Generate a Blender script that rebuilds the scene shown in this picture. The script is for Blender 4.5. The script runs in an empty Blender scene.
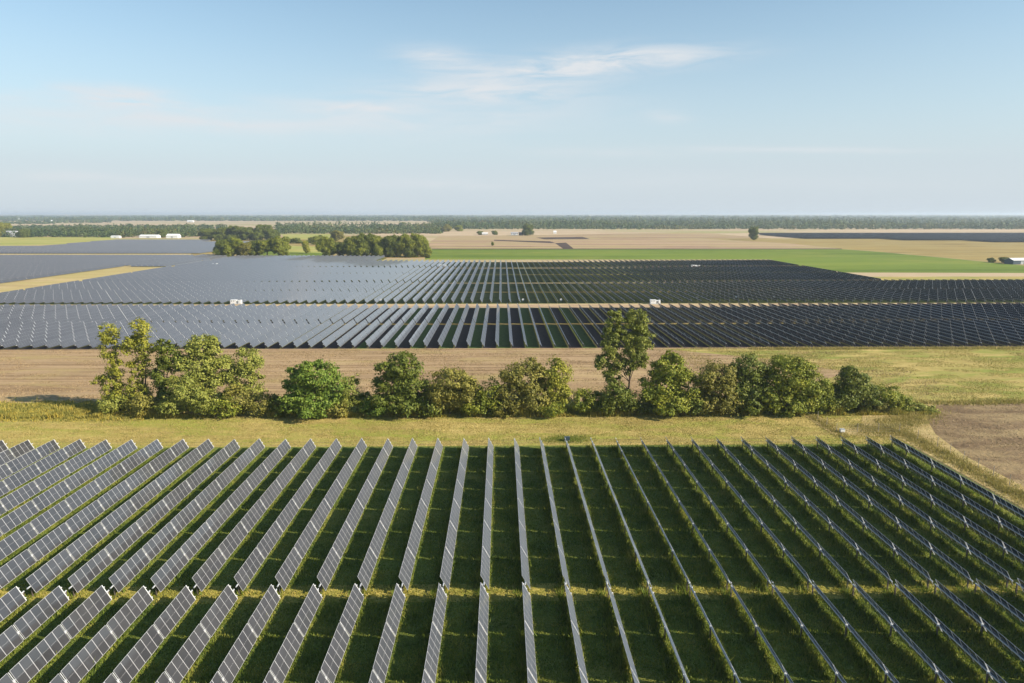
import bpy, math, random
import numpy as np
from math import sin, cos, radians, pi, sqrt, atan2

rng = np.random.default_rng(7)
random.seed(7)
C = bpy.context.scene.collection
sc = bpy.context.scene

# ------------------------------------------------------------------ camera
CAM_Z = 45.5
PITCH = radians(10.57)
YAW = radians(0.88)          # turned slightly to +X
F = 683.0                    # focal length in pixels of a 1024 wide frame
cam_d = bpy.data.cameras.new('camera')
cam_d.sensor_width = 36.0
cam_d.lens = 36.0 * F / 1024.0
cam_d.clip_start = 0.5
cam_d.clip_end = 90000.0
cam = bpy.data.objects.new('camera', cam_d)
C.objects.link(cam)
cam.location = (0, 0, CAM_Z)
cam.rotation_euler = (pi / 2 - PITCH, 0, -YAW)
sc.camera = cam


def G(px, py, z=0.0):
    """point of the plane at height z seen at a pixel of the photograph"""
    v = (py - 341.5) / F
    drop = sin(PITCH) + v * cos(PITCH)
    zc = (CAM_Z - z) / drop
    yf = zc * (cos(PITCH) - v * sin(PITCH))
    xc = (px - 512) / F * zc
    return (xc * cos(YAW) + yf * sin(YAW), yf * cos(YAW) - xc * sin(YAW))


def zdepth(py):
    return CAM_Z / (sin(PITCH) + (py - 341.5) / F * cos(PITCH))


# ------------------------------------------------------------------ light
SUN_EL = radians(30.0)
SUN_AZ = radians(111.0)      # from +Y towards +X
sd = bpy.data.lights.new('sun', 'SUN')
sd.energy = 5.0
sd.angle = radians(0.53)
sd.color = (1.0, 0.90, 0.75)
sun = bpy.data.objects.new('sun', sd)
C.objects.link(sun)
sun.rotation_euler = (pi / 2 - SUN_EL, 0, pi - SUN_AZ)
sun.location = (200, -80, 120)

W = bpy.data.worlds.new('World')
sc.world = W
W.use_nodes = True
nt = W.node_tree
nt.nodes.clear()


class N:
    """small helper to write node graphs"""
    def __init__(s, tree):
        s.t = tree

    def new(s, typ, **kw):
        n = s.t.nodes.new(typ)
        for k, v in kw.items():
            setattr(n, k, v)
        return n

    def put(s, sock, val):
        if isinstance(val, bpy.types.NodeSocket):
            s.t.links.new(val, sock)
        elif val is not None:
            try:
                sock.default_value = val
            except (TypeError, ValueError):
                sock.default_value = tuple(val) + (1.0,)

    def m(s, op, a, b=None, c=None, clamp=False):
        n = s.new('ShaderNodeMath', operation=op)
        n.use_clamp = clamp
        for i, x in enumerate((a, b, c)):
            s.put(n.inputs[i], x)
        return n.outputs[0]

    def noise(s, vec, scale, detail=4.0, rough=0.55, dist=0.0):
        n = s.new('ShaderNodeTexNoise')
        s.put(n.inputs['Vector'], vec)
        n.inputs['Scale'].default_value = scale
        n.inputs['Detail'].default_value = detail
        n.inputs['Roughness'].default_value = rough
        n.inputs['Distortion'].default_value = dist
        return n.outputs['Fac']

    def ramp(s, fac, stops, interp='LINEAR'):
        n = s.new('ShaderNodeValToRGB')
        s.put(n.inputs[0], fac)
        cr = n.color_ramp
        cr.interpolation = interp
        while len(cr.elements) < len(stops):
            cr.elements.new(0.5)
        for e, (p, c) in zip(cr.elements, stops):
            e.position = p
            if isinstance(c, (int, float)):
                c = (c, c, c)
            e.color = tuple(c) + (1.0,)
        return n.outputs[0]

    def mix(s, fac, a, b, blend='MIX'):
        n = s.new('ShaderNodeMix', data_type='RGBA', blend_type=blend)
        s.put(n.inputs[0], fac)
        s.put(n.inputs[6], a)
        s.put(n.inputs[7], b)
        return n.outputs[2]

    def scale(s, vec, k):
        n = s.new('ShaderNodeVectorMath', operation='MULTIPLY')
        s.put(n.inputs[0], vec)
        n.inputs[1].default_value = k
        return n.outputs[0]

    def xyz(s, vec):
        n = s.new('ShaderNodeSeparateXYZ')
        s.put(n.inputs[0], vec)
        return n.outputs

    def comb(s, x, y, z):
        n = s.new('ShaderNodeCombineXYZ')
        for i, q in enumerate((x, y, z)):
            s.put(n.inputs[i], q)
        return n.outputs[0]


w = N(nt)
out = w.new('ShaderNodeOutputWorld')
bg = w.new('ShaderNodeBackground')
bg.inputs['Strength'].default_value = 0.09
sky = w.new('ShaderNodeTexSky', sky_type='NISHITA')
sky.sun_disc = False
sky.sun_elevation = SUN_EL
sky.sun_rotation = SUN_AZ
sky.altitude = 200
sky.air_density = 1.0
sky.dust_density = 0.6
sky.ozone_density = 0.5
tc = w.new('ShaderNodeTexCoord')
d = w.xyz(tc.outputs['Generated'])
az = w.m('ARCTAN2', d[0], d[1])
el = w.m('ARCSINE', d[2])
# thin high cloud: streaky noise inside soft patches of the sky (azimuth / elevation in radians)
vec = w.comb(w.m('ADD', w.m('MULTIPLY', az, 5.0), w.m('MULTIPLY', el, -3.0)), w.m('MULTIPLY', el, 34.0), 0.0)
n1 = w.noise(vec, 1.6, 7.0, 0.62, 0.6)
n2 = w.noise(w.scale(vec, (0.5, 0.7, 1)), 0.9, 4.0, 0.5, 0.3)
wisp = w.ramp(n1, [(0.34, 0.0), (0.60, 1.0)])
soft = w.ramp(n2, [(0.25, 0.15), (0.75, 1.0)])


def blob(px, py, sx, sy, slope=0.0):
    u, v = (px - 512) / F, (py - 341.5) / F
    nn = sqrt(1 + u * u + v * v)
    yy = cos(PITCH) - v * sin(PITCH)
    a0 = atan2(u, yy) + YAW
    e0 = math.asin((-sin(PITCH) - v * cos(PITCH)) / nn)
    # a level line of the picture bends in azimuth and elevation: follow its slope there
    u2 = u + 0.02
    n2_ = sqrt(1 + u2 * u2 + v * v)
    slope = slope + (math.asin((-sin(PITCH) - v * cos(PITCH)) / n2_) - e0) / (atan2(u2, yy) + YAW - a0)
    sx, sy = sx / (1 + u * u), sy / nn
    da = w.m('SUBTRACT', az, a0)
    de = w.m('SUBTRACT', w.m('SUBTRACT', el, e0), w.m('MULTIPLY', da, slope))
    q = w.m('ADD', w.m('POWER', w.m('DIVIDE', da, sx / F), 2.0), w.m('POWER', w.m('DIVIDE', de, sy / F), 2.0))
    return w.m('EXPONENT', w.m('MULTIPLY', q, -1.0))


def add_all(xs):
    r = xs[0]
    for x in xs[1:]:
        r = w.m('ADD', r, x)
    return r


streak = add_all([
    w.m('MULTIPLY', blob(560, 69, 85, 12, 0.06), 1.2),
    w.m('MULTIPLY', blob(440, 60, 36, 11, -0.1), 0.9),
    w.m('MULTIPLY', blob(480, 92, 90, 10, -0.02), 0.9),
    w.m('MULTIPLY', blob(655, 56, 75, 10, 0.02), 0.75),
    w.m('MULTIPLY', blob(115, 94, 60, 8, -0.08), 1.1),
    w.m('MULTIPLY', blob(340, 105, 60, 5, -0.06), 0.8),
    w.m('MULTIPLY', blob(130, 103, 60, 5, -0.06), 0.9),
    w.m('MULTIPLY', blob(800, 150, 110, 3, -0.01), 0.6),
    w.m('MULTIPLY', blob(5, 96, 30, 6, 0.0), 0.5),
])
band = add_all([
    w.m('MULTIPLY', blob(60, 176, 45, 5, 0.0), 0.8),
    w.m('MULTIPLY', blob(230, 180, 80, 5, 0.0), 0.7),
    w.m('MULTIPLY', blob(420, 184, 70, 5, 0.0), 0.7),
    w.m('MULTIPLY', blob(620, 152, 90, 5, 0.0), 0.6),
    w.m('MULTIPLY', blob(120, 122, 230, 15, -0.01), 1.1),
    w.m('MULTIPLY', blob(430, 120, 160, 20, 0.02), 1.0),
    w.m('MULTIPLY', blob(668, 117, 22, 8, -0.1), 0.55),
    w.m('MULTIPLY', blob(300, 185, 420, 14, 0.0), 0.30),
    w.m('MULTIPLY', blob(760, 182, 320, 10, 0.0), 0.24),
])
cl = w.m('ADD', w.m('MULTIPLY', streak, wisp), w.m('MULTIPLY', band, w.m('MULTIPLY', soft, w.m('ADD', w.m('MULTIPLY', wisp, 0.6), 0.4))), clamp=True)
cl = w.m('MULTIPLY', cl, 0.97)
CLOUD = (4.5, 4.7, 4.9)
# thin even veil of high haze that thickens towards the horizon all round the sky
veil = w.ramp(w.m('DIVIDE', el, 0.62, clamp=True), [(0.0, 0.97), (0.10, 0.90), (0.22, 0.58), (0.36, 0.30), (0.50, 0.12), (1.0, 0.0)])
clear = w.scale(sky.outputs[0], (0.82, 0.98, 0.97))
skycol = w.mix(cl, w.mix(veil, clear, (3.66, 4.12, 4.55)), CLOUD)
nt.links.new(skycol, bg.inputs['Color'])
nt.links.new(bg.outputs[0], out.inputs['Surface'])

sc.view_settings.view_transform = 'Standard'
sc.view_settings.look = 'None'
sc.view_settings.gamma = 1.0
sc.view_settings.exposure = 0.9
sc.view_settings.use_curve_mapping = False


# ------------------------------------------------------------------ materials
def mat(name):
    mt = bpy.data.materials.new(name)
    mt.use_nodes = True
    t = mt.node_tree
    t.nodes.clear()
    g = N(t)
    o = g.new('ShaderNodeOutputMaterial')
    b = g.new('ShaderNodeBsdfPrincipled')
    t.links.new(b.outputs[0], o.inputs['Surface'])
    return mt, g, b, o


def simple(name, col, rough=0.6, metal=0.0, spec=0.5, var=0.0, scale=3.0):
    mt, g, b, o = mat(name)
    if var:
        p = g.new('ShaderNodeNewGeometry').outputs['Position']
        n = g.noise(p, scale, 5.0, 0.6)
        lo = tuple(c * (1 - var) for c in col)
        hi = tuple(min(1, c * (1 + var)) for c in col)
        g.put(b.inputs['Base Color'], g.ramp(n, [(0.3, lo), (0.7, hi)]))
    else:
        b.inputs['Base Color'].default_value = tuple(col) + (1,)
    b.inputs['Roughness'].default_value = rough
    b.inputs['Metallic'].default_value = metal
    b.inputs['Specular IOR Level'].default_value = spec
    return mt


def field(name, lo, hi, patch=None, big=0.02, fine=1.2, streak=None, streak_amt=0.5, patch_lo=0.45, patch_hi=0.62, bump=0.0):
    """soil, stubble or turf: broad patches, fine grain and optional drill lines along X"""
    mt, g, b, o = mat(name)
    p = g.new('ShaderNodeNewGeometry').outputs['Position']
    nb = g.noise(p, big, 5.0, 0.6, 0.4)
    nf = g.noise(p, fine, 5.0, 0.7)
    f = g.m('ADD', g.m('MULTIPLY', nb, 0.5), g.m('MULTIPLY', nf, 0.5))
    if streak:
        ns = g.noise(g.scale(p, streak), 1.0, 4.0, 0.6)
        f = g.m('ADD', g.m('MULTIPLY', f, 1 - streak_amt), g.m('MULTIPLY', ns, streak_amt))
    col = g.ramp(f, [(0.39, lo), (0.60, hi)])
    if patch:
        np_ = g.noise(g.scale(p, (0.6, 1.6, 1)), big * 1.7, 6.0, 0.65, 0.8)
        col = g.mix(g.ramp(np_, [(patch_lo, 0.0), (patch_hi, 1.0)]), col, patch)
    g.put(b.inputs['Base Color'], col)
    b.inputs['Roughness'].default_value = 0.95
    b.inputs['Specular IOR Level'].default_value = 0.1
    if bump:
        bp = g.new('ShaderNodeBump')
        bp.inputs['Strength'].default_value = 1.0
        bp.inputs['Distance'].default_value = bump
        g.put(bp.inputs['Height'], nf)
        g.put(b.inputs['Normal'], bp.outputs[0])
    return mt


def leafmat(name, cols, trans=0.25, rough=0.6, patch=0.35, pw=0.4):
    """foliage: every leaf cluster takes its own tint"""
    mt, g, b, o = mat(name)
    geo = g.new('ShaderNodeNewGeometry')
    nb = g.ramp(g.noise(geo.outputs['Position'], patch, 3.0, 0.5), [(0.3, 0.0), (0.7, 1.0)])
    f = g.m('ADD', g.m('MULTIPLY', geo.outputs['Random Per Island'], 1 - pw), g.m('MULTIPLY', nb, pw))
    k = len(cols)
    col = g.ramp(f, [(0.12 + 0.76 * i / (k - 1), c) for i, c in enumerate(cols)])
    g.put(b.inputs['Base Color'], col)
    b.inputs['Roughness'].default_value = rough
    b.inputs['Specular IOR Level'].default_value = 0.25
    tr = g.new('ShaderNodeBsdfTranslucent')
    g.put(tr.inputs[0], g.mix(0.5, col, (0.20, 0.24, 0.03, 1), 'MIX'))
    ms = g.new('ShaderNodeMixShader')
    ms.inputs[0].default_value = trans
    g.t.links.new(b.outputs[0], ms.inputs[1])
    g.t.links.new(tr.outputs[0], ms.inputs[2])
    g.t.links.new(ms.outputs[0], o.inputs['Surface'])
    return mt


def glassmat(name, col, rough, dust=0.0):
    mt, g, b, o = mat(name)
    geo = g.new('ShaderNodeNewGeometry')
    oi = g.new('ShaderNodeObjectInfo')
    n = g.noise(geo.outputs['Position'], 0.5, 3.0, 0.6)
    f = g.m('ADD', g.m('MULTIPLY', n, 0.6), g.m('MULTIPLY', oi.outputs['Random'], 0.4))
    g.put(b.inputs['Base Color'], g.ramp(f, [(0.25, tuple(c * 0.8 for c in col)), (0.8, tuple(c * 1.25 for c in col))]))
    g.put(b.inputs['Roughness'], g.m('ADD', rough - 0.04, g.m('MULTIPLY', n, 0.08)))
    b.inputs['IOR'].default_value = 1.7
    b.inputs['Sheen Weight'].default_value = dust
    b.inputs["Sheen Roughness"].default_value = 0.4
    b.inputs['Sheen Tint'].default_value = (0.86, 0.92, 1.0, 1)
    return mt


M = {}
M['frame'] = simple('frame_aluminium', (0.40, 0.40, 0.41), 0.45, 0.0, 0.6)
M['far_frame'] = simple('weathered_frame', (0.26, 0.26, 0.27), 0.45, 0.0, 0.5)
M['cell'] = glassmat('cell_glass', (0.041, 0.040, 0.042), 0.09, 1.0)
M['far_cell'] = glassmat('far_cell_glass', (0.054, 0.055, 0.062), 0.10, 0.9)
M['rear'] = glassmat('rear_glass', (0.020, 0.036, 0.068), 0.2)
M['steel'] = simple('galvanised_steel', (0.50, 0.51, 0.52), 0.45, 0.3, 0.5, 0.15, 6.0)
M['white_steel'] = simple('bracket_zinc', (0.62, 0.62, 0.62), 0.4, 0.1)
M['post'] = simple('post_steel', (0.16, 0.13, 0.11), 0.6, 0.2, 0.4, 0.3, 8.0)
M['bark'] = simple('bark', (0.10, 0.075, 0.055), 0.9, 0, 0.1, 0.4, 4.0)
M['white_paint'] = simple('white_paint', (0.66, 0.66, 0.65), 0.45, 0, 0.5, 0.04, 2.0)
M['grey_paint'] = simple('grey_paint', (0.34, 0.36, 0.38), 0.5, 0, 0.5, 0.1, 2.0)
M['dark_grille'] = simple('dark_grille', (0.05, 0.055, 0.06), 0.6)
M['blue_paint'] = simple('blue_grey_paint', (0.03, 0.055, 0.075), 0.5, 0, 0.5, 0.1, 3.0)
M['concrete'] = simple('concrete', (0.40, 0.38, 0.35), 0.9, 0, 0.2, 0.15, 1.0)
M['roof'] = simple('grey_roof', (0.30, 0.30, 0.31), 0.6, 0, 0.3, 0.15, 1.0)
M['red_roof'] = simple('brown_roof', (0.20, 0.13, 0.10), 0.7, 0, 0.3, 0.15, 1.0)
M['wood_post'] = simple('weathered_post', (0.30, 0.27, 0.23), 0.8, 0, 0.2, 0.3, 3.0)
M['wire'] = simple('fence_wire', (0.30, 0.30, 0.30), 0.5, 0.4)

# turf under the near trackers
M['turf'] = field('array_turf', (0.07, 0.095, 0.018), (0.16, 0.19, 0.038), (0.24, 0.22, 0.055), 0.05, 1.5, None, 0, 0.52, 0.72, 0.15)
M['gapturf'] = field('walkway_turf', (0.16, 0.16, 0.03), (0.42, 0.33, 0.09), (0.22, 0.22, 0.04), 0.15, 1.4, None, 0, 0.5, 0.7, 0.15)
M['rut'] = field('wheel_rut', (0.14, 0.12, 0.04), (0.32, 0.25, 0.11), (0.30, 0.25, 0.09), 0.1, 1.5, None, 0, 0.4, 0.6)
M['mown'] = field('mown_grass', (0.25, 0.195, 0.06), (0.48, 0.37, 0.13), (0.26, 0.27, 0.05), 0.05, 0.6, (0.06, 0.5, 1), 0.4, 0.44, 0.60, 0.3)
M['stubble'] = field('stubble', (0.20, 0.130, 0.070), (0.39, 0.275, 0.155), (0.34, 0.265, 0.11), 0.03, 0.8, (0.012, 0.5, 1), 0.6, 0.5, 0.72, 0.2)
M['pasture'] = field('dry_pasture', (0.27, 0.215, 0.065), (0.46, 0.35, 0.13), (0.21, 0.225, 0.045), 0.035, 0.6, (0.03, 0.25, 1), 0.5, 0.44, 0.60, 0.25)
M['plough'] = field('ploughed_soil', (0.10, 0.066, 0.036), (0.22, 0.152, 0.085), (0.29, 0.215, 0.11), 0.05, 0.8, (0.25, 0.06, 1), 0.2, 0.45, 0.66, 0.4)
M['drygrass'] = field('dry_tall_grass', (0.30, 0.22, 0.09), (0.47, 0.36, 0.17), (0.22, 0.19, 0.06), 0.08, 1.2, None, 0, 0.5, 0.7, 0.2)
M['dirt'] = field('dirt_track', (0.36, 0.27, 0.16), (0.50, 0.38, 0.22), (0.34, 0.23, 0.15), 0.03, 0.5, (0.01, 0.35, 1), 0.5, 0.48, 0.62)
M['brown_dirt'] = field('brown_dirt', (0.24, 0.15, 0.11), (0.36, 0.24, 0.17), (0.36, 0.30, 0.15), 0.03, 0.5, (0.01, 0.35, 1), 0.5)
M['farland'] = field('farmland', (0.34, 0.25, 0.15), (0.48, 0.365, 0.235), (0.28, 0.26, 0.10), 0.0012, 0.02, (0.0006, 0.006, 1), 0.5, 0.5, 0.6)
M['pinktan'] = field('harvested_field', (0.22, 0.145, 0.085), (0.41, 0.285, 0.175), (0.33, 0.26, 0.12), 0.006, 0.06, (0.0015, 0.02, 1), 0.7)
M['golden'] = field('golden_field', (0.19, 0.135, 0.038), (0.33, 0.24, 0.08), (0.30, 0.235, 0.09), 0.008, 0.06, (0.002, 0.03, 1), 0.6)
M['green'] = field('green_crop', (0.085, 0.130, 0.012), (0.155, 0.205, 0.024), (0.20, 0.21, 0.035), 0.007, 0.08, (0.002, 0.022, 1), 0.6, 0.52, 0.72)
M['yellowgreen'] = field('hay_field', (0.27, 0.25, 0.06), (0.42, 0.37, 0.12), (0.24, 0.27, 0.06), 0.006, 0.08, (0.003, 0.03, 1), 0.4)
M['tanstrip'] = field('tan_grass', (0.31, 0.235, 0.10), (0.48, 0.37, 0.19), (0.36, 0.30, 0.11), 0.02, 0.2, (0.01, 0.1, 1), 0.5)
M['darksoil'] = field('dark_soil', (0.045, 0.03, 0.024), (0.09, 0.06, 0.045), None, 0.02, 0.3)
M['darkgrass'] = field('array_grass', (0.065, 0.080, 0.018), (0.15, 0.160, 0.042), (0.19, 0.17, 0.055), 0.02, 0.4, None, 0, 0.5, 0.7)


def strips_mat():
    """ground of the middle field: sown green and bare dark strips in turn between the rows"""
    mt, g, b, o = mat('strip_sown_ground')
    p = g.new('ShaderNodeNewGeometry').outputs['Position']
    s = g.xyz(p)
    ph = g.m('FRACT', g.m('DIVIDE', g.m('ADD', s[0], 1.7 + 992.0), 9.92))
    wob = g.m('MULTIPLY', g.noise(p, 0.25, 2.0), 0.05)
    m = g.m('GREATER_THAN', g.m('ADD', ph, wob), 0.525)
    n = g.noise(p, 0.8, 5.0, 0.7)
    green = g.ramp(n, [(0.3, (0.045, 0.075, 0.016)), (0.7, (0.11, 0.145, 0.035))])
    soil = g.ramp(n, [(0.3, (0.040, 0.030, 0.026)), (0.7, (0.075, 0.055, 0.048))])
    # only the middle strips are sown; further out all is bare; the sunlit strip under each row is painted yellow green
    out_ = g.m('GREATER_THAN', g.m('ABSOLUTE', g.m('SUBTRACT', s[0], -8.0)), 42.0)
    fr = g.m('FRACT', g.m('DIVIDE', g.m('ADD', s[0], 1.7 + 992.0), 4.96))
    edge = g.m('GREATER_THAN', g.m('ABSOLUTE', g.m('SUBTRACT', g.m('ADD', fr, wob), 0.5)), 0.44)
    col = g.mix(g.m('MAXIMUM', m, out_), green, soil)
    g.put(b.inputs['Base Color'], g.mix(edge, col, (0.12, 0.125, 0.03, 1)))
    b.inputs['Roughness'].default_value = 0.95
    b.inputs['Specular IOR Level'].default_value = 0.1
    return mt


M['strips'] = strips_mat()
M['blades'] = leafmat('grass_blades', [(0.05, 0.09, 0.014), (0.14, 0.20, 0.03), (0.28, 0.30, 0.048), (0.40, 0.36, 0.085)], 0.4, 0.6, 0.28, 0.6)
M['dryblades'] = leafmat('dry_blades', [(0.20, 0.19, 0.04), (0.34, 0.27, 0.08), (0.44, 0.33, 0.13), (0.26, 0.25, 0.05)], 0.25)
M['strawblades'] = leafmat('straw_blades', [(0.16, 0.105, 0.055), (0.30, 0.21, 0.11), (0.44, 0.33, 0.18)], 0.15)
M['gapblades'] = leafmat('walkway_blades', [(0.18, 0.20, 0.025), (0.36, 0.32, 0.055), (0.50, 0.40, 0.11)], 0.35)
M['rankblades'] = leafmat('rank_blades', [(0.07, 0.12, 0.014), (0.17, 0.22, 0.03), (0.30, 0.31, 0.06)], 0.4)
M['weeds'] = leafmat('weed_stalks', [(0.10, 0.12, 0.02), (0.24, 0.22, 0.045), (0.36, 0.30, 0.07), (0.46, 0.33, 0.04)], 0.25)
M['lf_mid'] = leafmat('leaves_mid_green', [(0.112, 0.151, 0.015), (0.196, 0.222, 0.023), (0.318, 0.308, 0.035)])
M['lf_dark'] = leafmat('leaves_dark_green', [(0.064, 0.094, 0.012), (0.116, 0.144, 0.018), (0.186, 0.196, 0.025)], 0.2)
M['lf_olive'] = leafmat('leaves_olive', [(0.114, 0.116, 0.023), (0.2, 0.185, 0.035), (0.314, 0.272, 0.053)])
M['lf_yellow'] = leafmat('leaves_yellow_green', [(0.164, 0.185, 0.022), (0.265, 0.265, 0.032), (0.392, 0.356, 0.05)], 0.3)
M['lf_pale'] = leafmat('leaves_pale_green', [(0.146, 0.174, 0.033), (0.248, 0.265, 0.048), (0.363, 0.356, 0.071)], 0.28)
M['lf_poplar'] = leafmat('leaves_poplar', [(0.11, 0.138, 0.022), (0.193, 0.22, 0.035), (0.297, 0.292, 0.061)], 0.3)
M['lf_bright'] = leafmat('leaves_bright_green', [(0.095, 0.163, 0.021), (0.162, 0.237, 0.032), (0.257, 0.3, 0.046)], 0.3)
M['lf_far'] = leafmat('woodland_leaves', [(0.016, 0.036, 0.012), (0.042, 0.075, 0.018), (0.085, 0.115, 0.026), (0.13, 0.105, 0.03)], 0.15, 0.6, 0.006, 0.5)


# ------------------------------------------------------------------ mesh helpers
def tag(o, label=None, cat=None, group=None, kind=None):
    if label:
        o['label'] = label
    if cat:
        o['category'] = cat
    if group:
        o['group'] = group
    if kind:
        o['kind'] = kind
    return o


def empty(name, loc=(0, 0, 0), rz=0.0):
    o = bpy.data.objects.new(name, None)
    o.empty_display_size = 0.5
    C.objects.link(o)
    o.location = loc
    o.rotation_euler = (0, 0, rz)
    return o


def link(name, me, parent=None, loc=(0, 0, 0)):
    o = bpy.data.objects.new(name, me)
    C.objects.link(o)
    o.parent = parent
    o.location = loc
    return o


class MB:
    """collects boxes, tubes and quads into one mesh"""
    def __init__(s):
        s.v, s.f, s.m = [], [], []

    def add(s, vs, fs, m=0):
        k = len(s.v)
        s.v += [tuple(x) for x in vs]
        s.f += [tuple(k + i for i in f) for f in fs]
        s.m += [m] * len(fs) if isinstance(m, int) else list(m)

    def box(s, x0, x1, y0, y1, z0, z1, m=0):
        vs = [(x, y, z) for z in (z0, z1) for y in (y0, y1) for x in (x0, x1)]
        s.add(vs, [(0, 2, 3, 1), (4, 5, 7, 6), (0, 1, 5, 4), (2, 6, 7, 3), (0, 4, 6, 2), (1, 3, 7, 5)], m)

    def tube(s, pts, rs, n=8, m=0):
        pts = [np.array(p, float) for p in pts]
        vs, fs = [], []
        for i, p in enumerate(pts):
            t = pts[min(i + 1, len(pts) - 1)] - pts[max(i - 1, 0)]
            t /= np.linalg.norm(t) + 1e-9
            a = np.cross(t, (0, 0, 1.0)) if abs(t[2]) < 0.9 else np.cross(t, (1.0, 0, 0))
            a /= np.linalg.norm(a)
            b = np.cross(t, a)
            for j in range(n):
                q = 2 * pi * j / n
                vs.append(p + rs[i] * (cos(q) * a + sin(q) * b))
        for i in range(len(pts) - 1):
            for j in range(n):
                fs.append((i * n + j, i * n + (j + 1) % n, (i + 1) * n + (j + 1) % n, (i + 1) * n + j))
        fs.append(tuple(range(n))[::-1])
        fs.append(tuple((len(pts) - 1) * n + j for j in range(n)))
        s.add(vs, fs, m)

    def mesh(s, name, mats):
        me = bpy.data.meshes.new(name)
        me.from_pydata(s.v, [], s.f)
        for q in mats:
            me.materials.append(q)
        if len(mats) > 1:
            me.polygons.foreach_set('material_index', s.m)
        me.update()
        return me

    def build(s, name, mats, parent=None, loc=(0, 0, 0)):
        if not isinstance(mats, (list, tuple)):
            mats = [mats]
        return link(name, s.mesh(name, mats), parent, loc)


def fast_mesh(name, verts, k, mats, midx=None, smooth=False):
    """verts: (n*k, 3) array of n separate polygons of k corners"""
    nv = len(verts)
    nf = nv // k
    me = bpy.data.meshes.new(name)
    me.vertices.add(nv)
    me.vertices.foreach_set('co', np.ascontiguousarray(verts, dtype=np.float32).ravel())
    me.loops.add(nv)
    me.loops.foreach_set('vertex_index', np.arange(nv, dtype=np.int32))
    me.polygons.add(nf)
    me.polygons.foreach_set('loop_start', np.arange(0, nv, k, dtype=np.int32))
    for q in mats:
        me.materials.append(q)
    if midx is not None:
        me.polygons.foreach_set('material_index', np.asarray(midx, dtype=np.int32))
    me.update(calc_edges=True)
    return me


def sheet(name, pts, z, m, label=None):
    me = bpy.data.meshes.new(name)
    me.from_pydata([(x, y, z) for x, y in pts], [], [tuple(range(len(pts)))])
    me.materials.append(m)
    me.update()
    if me.polygons[0].normal.z < 0:
        me.flip_normals()
    o = link(name, me)
    tag(o, label, None, None, 'structure')
    return o


def pix(*pp):
    return [G(*p) for p in pp]


# ------------------------------------------------------------------ ground and fields
sheet('ground', [(-45000, -3000), (45000, -3000), (45000, 60000), (-45000, 60000)], 0.0, M['farland'], 'tan open farmland reaching to the horizon')
R0 = 2.76                 # X of row 0 in the near field
S = 4.96                  # row spacing
sheet('stubble_field', [(-420, 158), (420, 158), (420, 231), (-420, 231)], 0.02, M['stubble'], 'tan stubble field behind the tree line')
sheet('pasture', [G(660, 349), G(1024, 347), (330, 231.5), (330, 157), G(905, 412), G(800, 408), G(790, 390), G(850, 372), G(760, 358)], 0.03, M['pasture'], 'yellow green pasture beyond the ploughed field')
sheet('mown_strip', [(-260, 126), (88, 126), (88, 146), (110, 158.5), (110, 163), (-260, 163)], 0.045, M['mown'], 'mown yellow grass strip in front of the tree line')
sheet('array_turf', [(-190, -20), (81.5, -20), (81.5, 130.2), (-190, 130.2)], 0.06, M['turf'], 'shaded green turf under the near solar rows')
for yy in (131.6, 133.3):
    top = [(x, yy + 0.5 * sin(x * 0.045) + 0.12 * sin(x * 0.4)) for x in range(-150, 69, 3)]
    sheet('wheel_track', [(x, y - 0.2) for x, y in top] + [(x, y + 0.2) for x, y in reversed(top)], 0.052, M['rut'], 'worn wheel track along the mown strip')
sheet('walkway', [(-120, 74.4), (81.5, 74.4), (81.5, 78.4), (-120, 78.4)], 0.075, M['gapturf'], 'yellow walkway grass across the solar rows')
sheet('fence_verge', [(81.8, -20), (88.6, -20), (88.4, 122), (91, 136), (95.5, 146), (100, 153), (107, 160), (100, 163), (84, 152), (78, 141), (72.5, 139.5), (72.5, 157), (69.3, 157), (69.3, 136), (81.8, 134.5)], 0.09, M['drygrass'], 'dry tall grass verge along the fence')
sheet('plough_land', [(88.2, -20), (420, -20), (420, 159.5), (106, 159.5), (99, 153), (94.5, 146), (90, 136), (88.0, 122)], 0.07, M['plough'], 'bare brown ploughed field beside the solar rows')
sheet('strip_ground', [(-420, 231), (420, 231), (420, 333), (-420, 333)], 0.03, M['strips'], 'green and dark soil strips between the middle rows')
sheet('dirt_road', [(-600, 333), (600, 333), (600, 349.5), (-600, 349.5)], 0.03, M['dirt'], 'pale dirt road between two solar fields')
sheet('road_margin', [(-600, 338.5), (600, 338.5), (600, 341.5), (-600, 341.5)], 0.045, M['brown_dirt'], 'brown rut along the dirt road')
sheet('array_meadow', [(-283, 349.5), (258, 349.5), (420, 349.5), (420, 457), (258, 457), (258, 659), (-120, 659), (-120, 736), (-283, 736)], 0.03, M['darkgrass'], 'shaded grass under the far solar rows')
sheet('painted_sun_band', [(-420, 281.9), (420, 281.9), (420, 285.2), (-420, 285.2)], 0.045, M['golden'], 'pale strip painted as sunlight across the middle rows')  # three pale sheets paint in the sunlight falling through gaps between tracker sections
sheet('painted_sun_band', [(-283, 401.3), (420, 401.3), (420, 404.8), (-283, 404.8)], 0.045, M['golden'], 'pale strip painted as sunlight across the rows past the dirt road')
sheet('painted_sun_band', [(-283, 519.6), (258, 519.6), (258, 523.2), (-283, 523.2)], 0.045, M['mown'], 'pale strip painted as sunlight across the far rows')
sheet('cross_track', [(-283, 454.6), (258, 454.6), (258, 458.0), (-283, 458.0)], 0.045, M['dirt'], 'pale track crossing the far solar field')
sheet('brown_track', [(-283, 582.5), (258, 582.5), (258, 588.5), (-283, 588.5)], 0.045, M['brown_dirt'], 'brown dirt track crossing the far solar field')
sheet('grass_corridor', [(-327, 349.5), (-283, 349.5), (-283, 596), (-327, 596)], 0.03, M['tanstrip'], 'tan grass corridor between two solar fields')
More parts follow.
